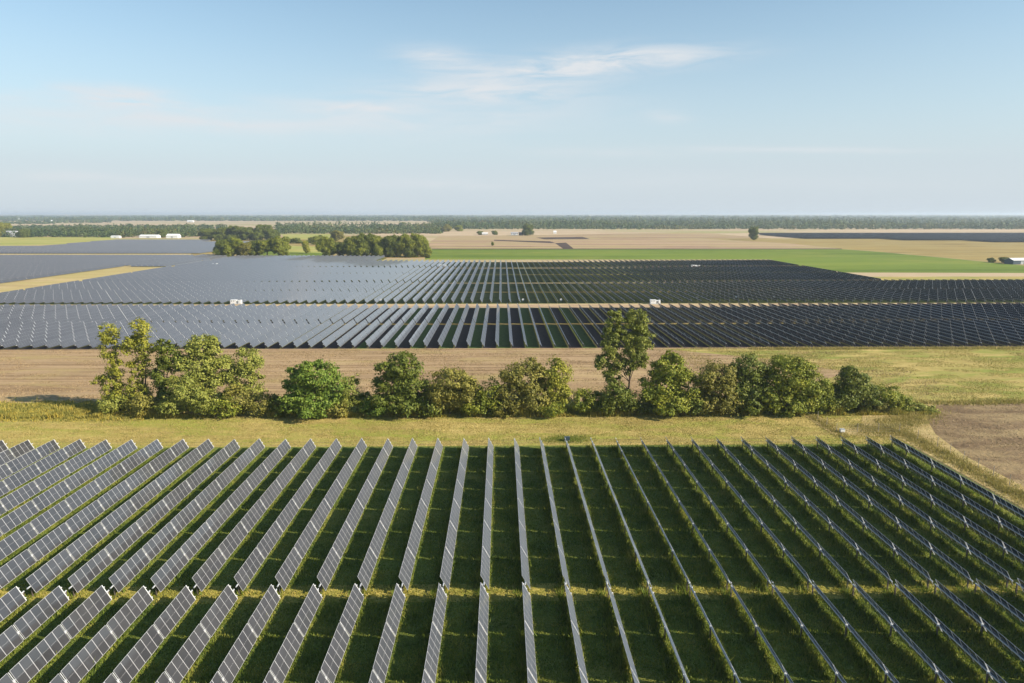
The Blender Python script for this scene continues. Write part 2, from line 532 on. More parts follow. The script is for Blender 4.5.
sheet('array_margin', [(-900, 349.5), (-327, 349.5), (-327, 596), (-283, 596), (-283, 780), (-345, 800), (-330, 1230), (-1100, 1230), (-1100, 600)], 0.02, M['tanstrip'], 'yellow grass around the distant solar fields')
sheet('field_margin', [(240, 455), (520, 455), (520, 470), (240, 470)], 0.055, M['golden'], 'bare tan strip past the last dark rows')
sheet('rough_margin', [(240, 470), (560, 470), (560, 500), (256, 500), (256, 658), (250, 658)], 0.05, M['pasture'], 'rough olive grass between dark rows and green crop')
sheet('crop_field', pix((425, 249.2), (640, 249.0), (840, 249.0), (880, 252), (930, 256.5), (1024, 265.5), (1140, 274), (1100, 274.5), (1024, 273), (845, 272.5), (800, 266), (770, 259.5), (425, 259.5)), 0.05, M['green'], 'bright green crop field behind the solar rows')
sheet('golden_field', pix((700, 238.5), (860, 238.2), (1024, 241.5), (1140, 244), (1140, 272.5), (1024, 265.3), (930, 256.3), (880, 251.8), (840, 248.8), (790, 243.5)), 0.06, M['golden'], 'golden brown field beyond the green crop')
sheet('harvested_field', pix((438, 236.5), (700, 232.5), (770, 238.3), (790, 243.5), (836, 248.7), (640, 248.7), (420, 248.7)), 0.05, M['pinktan'], 'pinkish tan harvested field beyond the green crop')
sheet('pale_field', pix((440, 229.5), (1100, 229.3), (1140, 234), (700, 232.3), (438, 236.2)), 0.04, M['farland'], 'pale tan field in front of the forest')
sheet('soil_patch', pix((555, 243.2), (566, 242.6), (573.5, 248.6), (563, 248.6)), 0.09, M['darksoil'], 'dark tilled patch in the tan field')
sheet('soil_band', pix((536, 237.6), (582, 236.8), (590, 239.0), (545, 239.4)), 0.09, M['darksoil'], 'thin dark tilled band in the tan field')
sheet('field_path', pix((494, 239.8), (550, 241.4), (556, 243.2), (552, 243.2), (494, 240.7)), 0.09, M['darksoil'], 'dark path winding across the tan field')
sheet('crop_edge', pix((420, 248.6), (842, 248.6), (842, 249.3), (420, 249.3)), 0.08, M['darksoil'], 'dark edge of the green crop')
sheet('hay_field', pix((-60, 237), (118, 236.8), (112, 242.5), (84, 243.5), (0, 246), (-60, 248)), 0.07, M['yellowgreen'], 'yellow green hay field by the farmhouse')
sheet('meadow', pix((195, 240), (330, 235), (420, 238), (430, 258), (190, 258)), 0.05, M['golden'], 'tan meadow around the tree clumps')
sheet('clover_patch', pix((262, 249), (330, 252.5), (330, 258), (255, 258)), 0.08, M['green'], 'green clover patch between the tree clumps')
sheet('mustard_patch', pix((285, 245.5), (322, 247), (326, 253.5), (286, 252)), 0.09, M['yellowgreen'], 'yellow flowering patch between the tree clumps')
sheet('hay_meadow', pix((282, 234.5), (345, 234.2), (330, 239), (285, 239.5)), 0.08, M['yellowgreen'], 'pale green meadow before the wood')

# ------------------------------------------------------------------ solar trackers
TILT = radians(62)
TILT_FAR = radians(58.5)   # the fields past the stubble lie flatter
AX = 1.45                 # height of the torque tube
PW = 2.10                 # module length down the slope
ML = 1.235                # module width along the row
MP = 1.25                 # pitch
BG = 0.32                 # extra gap at each bearing
ct, st = cos(TILT), sin(TILT)


def slope(u, wn):
    return (u * ct + wn * st, -u * st + wn * ct)


def grid_slab(mb, ys, us, matf, w0=0.09, w1=0.125, z=AX, x=0.0, y=0.0):
    """closed slab on the tilted plane: front and back share one grid of module edges"""
    ny, nu = len(ys), len(us)
    vs, fs, ms = [], [], []
    for wn in (w1, w0):
        for yy in ys:
            for u in us:
                a, b = slope(u, wn)
                vs.append((x + a, y + yy, z + b))
    o = ny * nu
    for i in range(ny - 1):
        for j in range(nu - 1):
            a = i * nu + j
            if 0.15 < ys[i + 1] - ys[i] < 0.5 and j != 2:
                continue          # the slab stays open at a bearing but for its middle web
            fs.append((a, a + 1, a + nu + 1, a + nu)); ms.append(matf(i, j, 0))
            fs.append((o + a, o + a + nu, o + a + nu + 1, o + a + 1)); ms.append(matf(i, j, 1))
    for i in range(ny - 1):
        if 0.15 < ys[i + 1] - ys[i] < 0.5:
            continue
        a = i * nu
        fs.append((a, a + nu, o + a + nu, o + a)); ms.append(0)
        a = i * nu + nu - 1
        fs.append((a, o + a, o + a + nu, a + nu)); ms.append(0)
    for j in range(nu - 1):
        fs.append((j, o + j, o + j + 1, j + 1)); ms.append(0)
        a = (ny - 1) * nu + j
        fs.append((a, a + 1, o + a + 1, o + a)); ms.append(0)
    mb.add(vs, fs, ms)


FR = 0.028
FB = 0.065                # wider on the back: frame flange and module rail
US = [-PW / 2, -PW / 2 + FR, -0.006, 0.006, PW / 2 - FR, PW / 2]


def cellmat(i, j, side):
    return (1 + side) if (i % 4 in ((1, 2, 3) if side == 0 else (2,)) and j in (1, 3)) else 0


# one module
mb = MB()
grid_slab(mb, [-ML / 2, -ML / 2 + FR, -ML / 2 + FB, ML / 2 - FB, ML / 2 - FR, ML / 2], US, lambda i, j, s: (1 + s) if (i in ((1, 2, 3) if s == 0 else (2,)) and j in (1, 3)) else 0, z=0.0)
PANEL = mb.mesh('solar_panel', [M['frame'], M['cell'], M['rear']])


def layout(n, from_far=False):
    """module centres, bearing centres and length of a section of n modules in bays of six"""
    y, cs, bs = 0.0, [], []
    for i in range(n):
        if i and i % 6 == 0:
            bs.append(y + BG / 2)
            y += BG
        cs.append(y + MP / 2)
        y += MP
    if from_far:
        cs = [y - c for c in cs]
        bs = [y - b for b in bs]
    return sorted(cs), sorted(bs), y


def table_mesh(n, from_far=False, name='panel_table', fr=0.016, mb=None, x=0.0, y=0.0):
    """n modules of one section as a single slab with its frame lines"""
    cs, bs, L = layout(n, from_far)
    ys = []
    for c in cs:
        ys += [c - MP / 2 + fr, c - MP / 2 + 0.06, c + MP / 2 - 0.06, c + MP / 2 - fr]
    ys = [ys[0] - fr] + ys + [ys[-1] + fr]
    # bays stay open at the bearings: the slab is narrow there
    us = [-PW / 2, -PW / 2 + fr, -0.006, 0.006, PW / 2 - fr, PW / 2]
    own = mb is None
    if own:
        mb = MB()
    grid_slab(mb, ys, us, cellmat, x=x, y=y)
    return mb.mesh(name, [M['far_frame'], M['far_cell'], M['rear']]) if own else None


def support_mesh(n, from_far=False, posts=True, mb=None, x=0.0, y=0.0, name='support_frame'):
    cs, bs, L = layout(n, from_far)
    own = mb is None
    if own:
        mb = MB()
    mb.box(x - 0.07, x + 0.07, y - 0.5, y + L + 0.2, AX - 0.07, AX + 0.07, 0)
    for b in bs:
        vs = []
        for yy in (-0.06, 0.06):
            for wn in (0.055, 0.083):
                for u in (-1.0, 1.0):
                    q = slope(u, wn)
                    vs.append((x + q[0], y + b + yy, AX + q[1]))
        mb.add(vs, [(0, 1, 3, 2), (4, 6, 7, 5), (0, 4, 5, 1), (2, 3, 7, 6), (0, 2, 6, 4), (1, 5, 7, 3)], 2)
    if posts:
        for b in bs + ([0.3] if not from_far else [L - 0.3]):
            mb.box(x - 0.06, x + 0.06, y + b - 0.1, y + b + 0.1, 0.0, AX - 0.072, 1)
    return mb.mesh(name, [M['steel'], M['post'], M['white_steel']]) if own else None


def bearing_mesh():
    mb = MB()
    vs = []
    for a, b, h in ((-1.0, 1.0, 0.022),):
        for yy in (-h, h):
            for wn in (0.075, 0.135):
                for u in (a, b):
                    q = slope(u, wn)
                    vs.append((q[0], yy, q[1]))
    mb.add(vs, [(0, 1, 3, 2), (4, 6, 7, 5), (0, 4, 5, 1), (2, 3, 7, 6), (0, 2, 6, 4), (1, 5, 7, 3)], 0)
    mb.box(-0.12, 0.12, -0.07, 0.07, -0.17, 0.10, 0)
    return mb.mesh('bearing', [M['white_steel']])


def bracket_mesh():
    mb = MB()
    vs = []
    for yy in (0.0, 0.09):
        for wn in (0.085, 0.12):
            for u in (-1.04, 1.04):
                q = slope(u, wn)
                vs.append((q[0], yy, q[1]))
    mb.add(vs, [(0, 1, 3, 2), (4, 6, 7, 5), (0, 4, 5, 1), (2, 3, 7, 6), (0, 2, 6, 4), (1, 5, 7, 3)], 0)
    for u in (-0.7, 0.0, 0.7):
        q = slope(u, 0.15)
        mb.box(q[0] - 0.08, q[0] + 0.06, 0.02, 0.16, q[1] - 0.05, q[1] + 0.05, 0)
    return mb.mesh('end_bracket', [M['white_steel']])


BEARING, BRACKET = bearing_mesh(), bracket_mesh()
mb = MB()
mb.box(-0.06, 0.06, -0.1, 0.1, -0.05, AX - 0.073, 0)
POST = mb.mesh('post', [M['post']])

ORD = ['zeroth', 'first', 'second', 'third', 'fourth', 'fifth', 'sixth', 'seventh', 'eighth', 'ninth', 'tenth', 'eleventh', 'twelfth', 'thirteenth',
       'fourteenth', 'fifteenth', 'sixteenth', 'seventeenth', 'eighteenth', 'nineteenth', 'twentieth']
TENS = {2: ('twentieth', 'twenty'), 3: ('thirtieth', 'thirty'), 4: ('fortieth', 'forty'), 5: ('fiftieth', 'fifty'), 6: ('sixtieth', 'sixty'), 7: ('seventieth', 'seventy'), 8: ('eightieth', 'eighty')}


def ordinal(n):
    if n <= 20:
        return ORD[n]
    t, u = divmod(n, 10)
    return TENS[t][0] if u == 0 else TENS[t][1] + '-' + ORD[u]


TUBES = {}


def near_row(i, n, y0, far, label):
    """one tracker of the near field with each module a part"""
    root = empty('solar_tracker', (R0 + i * S + rng.normal(0, 0.03), y0, 0.06 + rng.normal(0, 0.03)))
    root.rotation_euler = (rng.normal(0, 0.0007), 0, rng.normal(0, 0.0006))
    tag(root, label, 'solar tracker', 'trackers of the near solar field')
    cs, bs, L = layout(n, not far)
    jit = rng.normal(0, 0.014)
    for c in cs:
        o = link('solar_panel', PANEL, root, (0, c, AX))
        o.rotation_euler = (0, jit + rng.normal(0, 0.004), rng.normal(0, 0.0015))
    for b in bs:
        link('bearing', BEARING, root, (0, b, AX))
        link('post', POST, root, (0, b, 0))
    link('post', POST, root, (0, 0.25 if far else L + 0.45, 0))
    if far:
        link('post', POST, root, (0, L - 0.3, 0))
    link('end_bracket', BRACKET, root, (0, L + 0.02, AX))
    if n not in TUBES:
        m2 = MB()
        m2.tube([(0, -0.55, AX), (0, L + 0.62, AX)], [0.085, 0.085], 8)
        TUBES[n] = m2.mesh('torque_tube', [M['steel']])
    link('torque_tube', TUBES[n], root)
    return root


def side_words(i):
    k = i - 2
    if k == 0:
        return 'ending at the blue cabinet'
    if k < 0:
        return ordinal(-k) + ' from the blue cabinet, away from ploughed field'
    return ordinal(k) + ' from the blue cabinet, toward ploughed field'


Y_GAP0, Y_GAP1 = 74.5, 76.15
NEAR_N = 26
L_NEAR = layout(NEAR_N, True)[2]
for i in range(-21, 16):
    near_row(i, 40, Y_GAP1, True, 'near tracker beyond sunlit gap, ' + side_words(i))
for i in range(-15, 15):
    near_row(i, NEAR_N, Y_GAP0 - L_NEAR, False, 'near tracker short of sunlit gap, ' + side_words(i))

# middle field: every tracker a thing
ct, st = cos(TILT_FAR), sin(TILT_FAR)
PW = 2.40                 # and carry longer modules
MID_N = 39
LM = layout(MID_N)[2]
TABLE_MID = table_mesh(MID_N)
SUP_MID = support_mesh(MID_N)
P2 = -1.7


def plain_row(x, y, label, group):
    root = empty('solar_tracker', (x, y, 0.03))
    root.rotation_euler = (0, 0, 0)
    tag(root, label, 'solar tracker', group)
    a = link('panel_table', TABLE_MID, root, (0, 0, 0))
    link('support_frame', SUP_MID, root)
    return root


def mid_words(k):
    if k == 0:
        return 'row behind the tall poplar'
    side = 'silvery' if k < 0 else 'dark blue'
    return ordinal(abs(k)) + ' from tall poplar on ' + side + ' side'


placed = 0
for half, y0 in (('front half', 231.4), ('rear half', 231.4 + LM + 1.6)):
    xr = 0.755 * (y0 + LM)
    for i in range(int((-xr - P2) / S), int((xr + 10 - P2) / S) + 1):
        plain_row(P2 + i * S, y0, 'tracker past stubble, ' + half + ', ' + mid_words(i - 8), 'trackers of the solar field past the stubble field')
        placed += 1
P3 = -0.7
for i in range(-22, 23):
    k = i - 11
    side = 'silvery' if k < 0 else 'dark blue'
    wd = 'level with the white inverter' if k == 0 else ordinal(abs(k)) + ' from white inverter on ' + side + ' side'
    plain_row(P3 + i * S, 350.6, 'tracker just past dirt road, ' + wd, 'trackers of the solar field past the dirt road')
print('mid trackers', placed)

# the rest of the arrays, far too many to count
mbA = MB()
fA = []
FAR_TABLE = {}


def far_arrays():
    """all further trackers: the vertices of one prototype are copied with numpy into one mesh"""
    protos = {}
    V, Fc, Mi = [], [], []
    base = 0

    def proto(n, rough):
        if (n, rough) in protos:
            return protos[(n, rough)]
        q = MB()
        if rough:
            cs, bs, L = layout(n)
            ys, c = [0.0], 0
            edges = []
            for b in bs + [L]:
                edges.append(b)
            yy = []
            a = 0.0
            for b in edges:
                yy += [a + 0.05, a + 0.1, b - 0.1, b - 0.05]
                a = b
            yy = [0.0] + yy + [L]
            grid_slab(q, yy, [-PW / 2, -PW / 2 + 0.05, PW / 2 - 0.05, PW / 2], lambda i, j, s: (1 + s) if (i % 4 in (1, 2, 3) and j == 1) else 0)
        else:
            table_mesh(n, mb=q)
        k = len(q.f)
        support_mesh(n, posts=not rough, mb=q)
        mm = np.array(q.m)
        mm[k:] = np.where(np.array(q.m)[k:] == 2, 3, 0)
        lt = np.array([len(f) for f in q.f])
        assert (lt == 4).all()
        protos[(n, rough)] = (np.array(q.v), np.array(q.f), mm)
        return protos[(n, rough)]

    def put(x, y, n, rough=False):
        nonlocal base
        v, f, m = proto(n, rough)
        V.append(v + np.array([x, y, 0.03 + rng.normal(0, 0.02)]))
        Fc.append(f + base)
        Mi.append(m)
        base += len(v)

    for i in range(-75, 85):
        x = P3 + i * S
        # front section of the field past the road, outside the individually built ones
        if -283 < x < 420 and not -22 <= i <= 22:
            put(x, 350.6, MID_N)
        if -283 < x < 420:
            put(x, 350.6 + LM + 1.6, 40)
        if -283 < x < 258:
            put(x, 458.5, 47, True)
            put(x, 520.9, 48, True)
            put(x, 589, 55 if x > -120 else 56, True)
            if x < -120:
                put(x, 663.5, 56, True)
    for i in range(-215, -65):
        x = P3 + i * S
        if -1050 < x < -330:
            for y, n in ((360, 46), (421, 48), (484, 48), (547, 48), (612, 50), (678.5, 54)):
                if x + 1.05 * y > -260 and y >= 360:
                    put(x, y, n, True)
        if -1050 < x < -350:
            for y, n in ((806, 60), (884, 60)):
                put(x, y, n, True)
            # the far corner rises to the farm sheds
            if x > -640:
                put(x, 962, 60, True)
            if x > -655:
                put(x, 1042, 60, True)
            if -665 < x < -500:
                put(x, 1120, 60, True)
    for i in range(-65, -55):
        x = P3 + i * S
        if x < -290:
            for y, n in ((602, 56), (677, 60)):
                put(x, y, n, True)
    # dark arrays far to the east
    for i in range(80, 330):
        x = P3 + i * S
        for y, n in ((1108, 60), (1190, 60), (1270, 60), (1350, 60), (1440, 60), (1530, 60)):
            if {1108: 800, 1190: 700, 1270: 560, 1350: 560, 1440: 565, 1530: 585}[y] < x < 1500:
                put(x, y, n, True)
    V_, F_, M_ = np.concatenate(V), np.concatenate(Fc), np.concatenate(Mi)
    me = bpy.data.meshes.new('solar_array')
    me.vertices.add(len(V_))
    me.vertices.foreach_set('co', V_.astype(np.float32).ravel())
    me.loops.add(F_.size)
    me.loops.foreach_set('vertex_index', F_.astype(np.int32).ravel())
    me.polygons.add(len(F_))
    me.polygons.foreach_set('loop_start', np.arange(0, F_.size, 4, dtype=np.int32))
    for q in (M['far_frame'], M['far_cell'], M['rear'], M['white_steel']):
        me.materials.append(q)
    me.polygons.foreach_set('material_index', M_.astype(np.int32))
    me.update(calc_edges=True)
    o = link('solar_array', me)
    tag(o, 'vast far solar rows stretching beyond the dirt road', 'solar array', None, 'stuff')
    print('array faces', len(F_))


far_arrays()


# ------------------------------------------------------------------ foliage
def value_noise(x, y, sc_, seed):
    r = np.random.default_rng(seed).random((64, 64))
    u, v = x / sc_, y / sc_
    i, j = np.floor(u).astype(int), np.floor(v).astype(int)
    fu, fv = u - i, v - j
    fu, fv = fu * fu * (3 - 2 * fu), fv * fv * (3 - 2 * fv)
    g = lambda a, b: r[a % 64, b % 64]
    return (g(i, j) * (1 - fu) + g(i + 1, j) * fu) * (1 - fv) + (g(i, j + 1) * (1 - fu) + g(i + 1, j + 1) * fu) * fv


def unit(a):
    return a / (np.linalg.norm(a, axis=-1, keepdims=True) + 1e-9)


def leaf_quads(pos, nrm, size):
    n = len(pos)
    r = unit(rng.normal(size=(n, 3)))
    t = unit(np.cross(nrm, r))
    b = np.cross(nrm, t)
    s = size[:, None]
    asp = rng.uniform(0.6, 1.0, n)[:, None]
    q = np.stack([pos - t * s, pos - b * s * asp + nrm * s * 0.15, pos + t * s, pos + b * s * asp + nrm * s * 0.15], 1)
    return q.reshape(-1, 3)


def crown_points(lobes, per_area, leaf, airy=0.0):
    """leaf clumps spread through the lobes, denser near their surface; lobes: (centre, radii)"""
    P, Nn = [], []
    for c, r in lobes:
        c, r = np.array(c, float), np.array(r, float)
        area = 4 * pi * ((r[0] * r[1]) ** 1.6 / 3 + (r[0] * r[2]) ** 1.6 / 3 + (r[1] * r[2]) ** 1.6 / 3) ** (1 / 1.6)
        # clumps (twig ends) on the lobe
        nc = max(6, int(area * 0.55))
        d_ = unit(rng.normal(size=(nc, 3)))
        rad = rng.uniform(0.35, 1.0, nc) ** 0.45 * rng.uniform(0.86, 1.14, nc)
        keep = rng.random(nc) > airy
        d_, rad = d_[keep], rad[keep]
        cc = c + d_ * rad[:, None] * r
        m = max(3, int(per_area * area / max(1, len(cc))))
        cs = rng.uniform(0.35, 0.8, len(cc)) * min(1.0, 0.35 * float(r.min()) + 0.25)
        off = np.clip(rng.normal(size=(len(cc), m, 3)), -1.5, 1.5) * cs[:, None, None] * np.array([1, 1, 0.65])
        p = (cc[:, None, :] + off).reshape(-1, 3)
        nn = unit(np.repeat(d_, m, 0) * 0.7 + unit(off.reshape(-1, 3)) * 0.7 + np.array([0, 0, 0.35]) + rng.normal(size=(len(p), 3)) * 0.55)
        P.append(p)
        Nn.append(nn)
    P, Nn = np.concatenate(P), np.concatenate(Nn)
    k = P[:, 2] > 0.1
    return P[k], Nn[k]


def make_tree(name, base, lobes, leafm, label, cat, group, per_area=11, leaf=0.30, airy=0.0, trunk_r=0.22, stems=1, fine=0.74):
    """base: world (x, y); lobes in coordinates relative to the base"""
    root = empty(name, (base[0], base[1], 0.03))
    tag(root, label, cat, group)
    # smaller boughs break up every lobe so the outline is ragged
    extra = []
    if fine < 1 and name != 'x':
        for c, q in lobes:
            for _ in range(4):
                dd = unit(rng.normal(size=3) + np.array([0, -0.2, 0.45]))
                f = rng.uniform(0.24, 0.42)
                extra.append((tuple(np.array(c) + dd * np.array(q) * rng.uniform(0.75, 1.02)), tuple(np.array(q) * f)))
    shrunk = [(c, tuple(np.array(q) * 0.92)) for c, q in lobes]
    leaf *= fine
    P, Nn = crown_points(shrunk + extra, per_area / fine ** 2, leaf, airy)
    me = fast_mesh('crown', leaf_quads(P, Nn, leaf * rng.uniform(0.6, 1.3, len(P))), 4, [M[leafm]])
    link('crown', me, root)
    top = max(c[2] for c, r in lobes)
    low = sorted(lobes, key=lambda q: q[0][2])
    for s in range(stems):
        q = MB()
        hi = max(lobes, key=lambda k: k[0][2]) if s == 0 else low[(len(low) * s // stems) % len(low)]
        x1, y1, z1 = hi[0]
        a = (0.35 * (s - (stems - 1) / 2), 0.1 * s, -0.1)
        mid = (x1 * 0.45 + rng.normal(0, 0.15), y1 * 0.45, z1 * 0.5)
        q.tube([a, (a[0] * .9 + x1 * .15, y1 * .15, z1 * 0.22), mid, (x1 * 0.85, y1 * 0.85, z1 * 0.85)], [trunk_r * 1.25, trunk_r, trunk_r * 0.65, trunk_r * 0.22], 7)
        tr = q.build('trunk', M['bark'], root)
        for c, r in lobes:
            if c[2] > 0.25 * top and c is not hi[0]:
                l = MB()
                z0 = max(0.5, min(c[2] * 0.55, z1 * 0.7))
                f = z0 / max(z1, 0.1)
                p0 = (x1 * f, y1 * f, z0)
                l.tube([p0, ((p0[0] + c[0]) / 2, (p0[1] + c[1]) / 2, z0 + (c[2] - z0) * 0.6), c], [trunk_r * 0.5, trunk_r * 0.35, trunk_r * 0.12], 5)
                if s == 0:
                    l.build('limb', M['bark'], tr)
    return root


def lobes_from_pixels(base_px, base_py, lob, back=0.9):
    """lobes given in pixels of the photo, set at the tree's own distance with real size and depth"""
    bx, by = G(base_px, base_py)
    zc = zdepth(base_py)
    k = F / zc
    res = []
    for (px, py, rx, ry) in lob:
        h = (base_py - py) / (k * 0.955)
        # keep the crown over the root while sitting at that height
        x = (px - base_px) / k
        res.append(((x, rng.uniform(-0.12, 0.12) * rx / k, max(h, ry / k * 0.55)), (rx / k, rx / k * back, ry / k / 0.96)))
    return (bx, by), res


GT = 'trees and bushes of the hedgerow'
hedge = [
    ('tree', (121, 411), [(118, 336, 9, 11), (116, 352, 9, 12), (121, 372, 9, 12), (112, 385, 12, 12), (122, 398, 14, 10)], 'lf_yellow', 'slim airy yellow tree at the end of the hedgerow', 'tree', 9, 0.28, 0.25, 1),
    ('tree', (145, 410), [(149, 331, 10, 10), (139, 347, 10, 11), (152, 350, 9, 12), (145, 370, 10, 12), (140, 392, 14, 12)], 'lf_yellow', 'airy forked yellow green tree between slim yellow tree and dark narrow tree', 'tree', 9, 0.28, 0.22, 2),
    ('tree', (167, 411), [(170, 349, 7, 8), (176, 361, 12, 11), (166, 376, 11, 14), (168, 397, 9, 14), (187, 364, 8, 6)], 'lf_dark', 'dark narrow ivy green tree among the yellow ones', 'tree', 12, 0.30, 0.0, 1),
    ('tree', (212, 408), [(208, 347, 16, 13), (204, 366, 20, 16), (226, 371, 18, 15), (198, 388, 20, 16)], 'lf_pale', 'broad pale grey green tree, tallest of the pale crowns', 'tree', 10, 0.30, 0.08, 2),
    ('tree', (250, 407), [(252, 362, 14, 13), (243, 380, 16, 14), (255, 392, 12, 10)], 'lf_pale', 'pale yellowish tree leaning out beside the broad pale tree', 'tree', 9, 0.28, 0.18, 1),
    ('bush', (192, 417), [(185, 393, 18, 15), (206, 402, 20, 12), (174, 406, 16, 8)], 'lf_pale', 'big pale bush in front of the broad pale tree', 'bush', 11, 0.28, 0.0, 1),
    ('bush', (248, 415), [(238, 401, 20, 12), (264, 404, 18, 10)], 'lf_olive', 'low dark olive bush in the dip beside the round green tree', 'bush', 12, 0.26, 0.0, 1),
    ('tree', (316, 416), [(318, 375, 22, 14), (300, 389, 17, 17), (338, 388, 15, 15), (316, 401, 27, 13)], 'lf_bright', 'round bright green tree standing apart', 'tree', 12, 0.30, 0.0, 1),
    ('bush', (352, 415), [(350, 393, 12, 15), (357, 405, 10, 9)], 'lf_pale', 'grey green bush touching the round green tree', 'bush', 10, 0.26, 0.1, 1),
    ('bush', (376, 417), [(376, 408, 14, 8)], 'lf_bright', 'small vivid green bush in front of the dark gap', 'bush', 12, 0.25, 0.0, 1),
    ('tree', (404, 415), [(404, 369, 20, 15), (391, 386, 17, 16), (414, 389, 20, 16), (400, 402, 26, 12)], 'lf_dark', 'dark domed tree beside the small vivid bush', 'tree', 12, 0.30, 0.0, 1),
    ('tree', (450, 415), [(450, 384, 22, 18), (440, 399, 19, 14), (464, 397, 18, 16)], 'lf_olive', 'dull olive tree next to the dark domed tree', 'tree', 12, 0.30, 0.0, 1),
    ('bush', (489, 416), [(490, 394, 13, 16), (488, 407, 15, 9)], 'lf_mid', 'upright mid green bush between two olive trees', 'bush', 11, 0.26, 0.05, 1),
    ('tree', (524, 415), [(524, 379, 21, 17), (513, 397, 18, 16), (535, 399, 19, 14)], 'lf_olive', 'dark olive tree pressed against the yellow tree', 'tree', 12, 0.30, 0.0, 1),
    ('tree', (556, 414), [(555, 376, 15, 16), (557, 394, 13, 16), (549, 403, 13, 10)], 'lf_yellow', 'full yellow tree beside the dark olive tree', 'tree', 12, 0.30, 0.0, 1),
    ('bush', (582, 415), [(582, 401, 14, 11)], 'lf_mid', 'low round green bush between yellow tree and poplar', 'bush', 12, 0.26, 0.0, 1),
    ('poplar_tree', (627, 407), [(611, 327, 7, 15), (608, 346, 9, 13), (601, 363, 8, 7), (614, 364, 8, 10), (610, 376, 8, 6), (634, 324, 10, 13), (640, 341, 10, 15), (629, 349, 8, 13), (637, 359, 9, 10), (627, 368, 7, 8), (621, 336, 6, 8)], 'lf_poplar', 'tall poplar with a split crown rising above the hedgerow', 'tree', 17, 0.27, 0.0, 1),
    ('bush', (617, 416), [(616, 394, 15, 13), (628, 402, 12, 13), (606, 405, 12, 10)], 'lf_dark', 'dark green bush at the foot of the poplar', 'bush', 12, 0.28, 0.0, 1),
    ('tree', (670, 415), [(668, 371, 19, 14), (659, 390, 18, 16), (684, 388, 16, 17), (671, 402, 25, 12)], 'lf_mid', 'leafy green tree on the far side of the poplar', 'tree', 12, 0.30, 0.0, 1),
    ('tree', (713, 415), [(714, 377, 19, 15), (719, 395, 19, 16), (704, 401, 18, 12)], 'lf_olive', 'brownish olive tree between two green trees', 'tree', 12, 0.28, 0.0, 1),
    ('tree', (746, 414), [(745, 370, 16, 15), (736, 388, 15, 16), (752, 390, 16, 16), (742, 402, 18, 11)], 'lf_dark', 'deep green tree against the largest crown', 'tree', 12, 0.30, 0.0, 1),
    ('tree', (786, 414), [(784, 374, 23, 18), (770, 392, 20, 18), (802, 393, 19, 17), (784, 402, 26, 12)], 'lf_mid', 'largest spreading green tree of the hedgerow', 'tree', 12, 0.30, 0.0, 1),
    ('bush', (815, 413), [(815, 389, 16, 14), (818, 402, 17, 10)], 'lf_mid', 'green bush between the largest tree and dark round tree', 'bush', 12, 0.28, 0.0, 1),
    ('tree', (852, 412), [(850, 383, 17, 15), (844, 398, 17, 13), (864, 398, 15, 12)], 'lf_dark', 'dark round tree near the tapering end of hedgerow', 'tree', 12, 0.30, 0.0, 1),
    ('bush', (888, 411), [(883, 396, 15, 11), (897, 402, 15, 8)], 'lf_mid', 'spreading bush where the hedgerow tapers off', 'bush', 12, 0.26, 0.0, 1),
    ('bush', (916, 411), [(912, 407, 14, 4), (926, 409, 12, 3)], 'lf_pale', 'low grassy bush at the very tip of hedgerow', 'bush', 10, 0.24, 0.0, 1),
    ('bush', (283, 416), [(283, 406, 15, 8)], 'lf_dark', 'dark low bush at the foot of the round green tree', 'bush', 12, 0.26, 0.0, 1),
    ('bush', (338, 417), [(336, 409, 15, 7)], 'lf_olive', 'low olive bush before the grey green bush', 'bush', 12, 0.26, 0.0, 1),
    ('bush', (365, 413), [(366, 402, 12, 9)], 'lf_dark', 'dark bush tucked behind the small vivid bush', 'bush', 12, 0.26, 0.0, 1),
    ('bush', (428, 417), [(428, 407, 15, 9)], 'lf_dark', 'dark bush joining the domed tree to the dull olive tree', 'bush', 12, 0.26, 0.0, 1),
    ('bush', (472, 417), [(472, 407, 13, 8)], 'lf_mid', 'green bush at the foot of the dull olive tree', 'bush', 12, 0.26, 0.0, 1),
    ('bush', (506, 417), [(506, 409, 13, 7)], 'lf_olive', 'small olive bush under the dark olive tree', 'bush', 12, 0.26, 0.0, 1),
    ('bush', (548, 417), [(550, 409, 15, 7)], 'lf_mid', 'low green bush under the full yellow tree', 'bush', 12, 0.26, 0.0, 1),
    ('bush', (598, 414), [(597, 402, 12, 10)], 'lf_dark', 'dark bush just before the poplar foot', 'bush', 12, 0.26, 0.0, 1),
    ('bush', (644, 415), [(645, 404, 13, 9)], 'lf_dark', 'dark bush in the gap past the poplar', 'bush', 12, 0.26, 0.0, 1),
    ('bush', (693, 416), [(693, 404, 14, 10)], 'lf_dark', 'dark bush under the brownish olive tree', 'bush', 12, 0.26, 0.0, 1),
    ('bush', (730, 416), [(730, 406, 14, 9)], 'lf_olive', 'olive bush at the foot of the deep green tree', 'bush', 12, 0.26, 0.0, 1),
    ('bush', (832, 413), [(832, 402, 13, 9)], 'lf_dark', 'dark bush leaning on the dark round tree', 'bush', 12, 0.26, 0.0, 1),
    ('bush', (872, 412), [(871, 404, 13, 7)], 'lf_olive', 'olive bush between dark round tree and the spreading bush', 'bush', 12, 0.26, 0.0, 1),
    ('bush', (150, 415), [(146, 404, 18, 9)], 'lf_olive', 'olive undergrowth bush beneath the forked yellow tree', 'bush', 12, 0.26, 0.0, 1),
    ('bush', (116, 415), [(112, 405, 14, 8)], 'lf_pale', 'pale bush beneath the slim yellow tree', 'bush', 12, 0.26, 0.0, 1),
    ('bush', (228, 418), [(226, 407, 16, 9)], 'lf_mid', 'green bush in front of the pale leaning tree', 'bush', 12, 0.26, 0.0, 1),
]
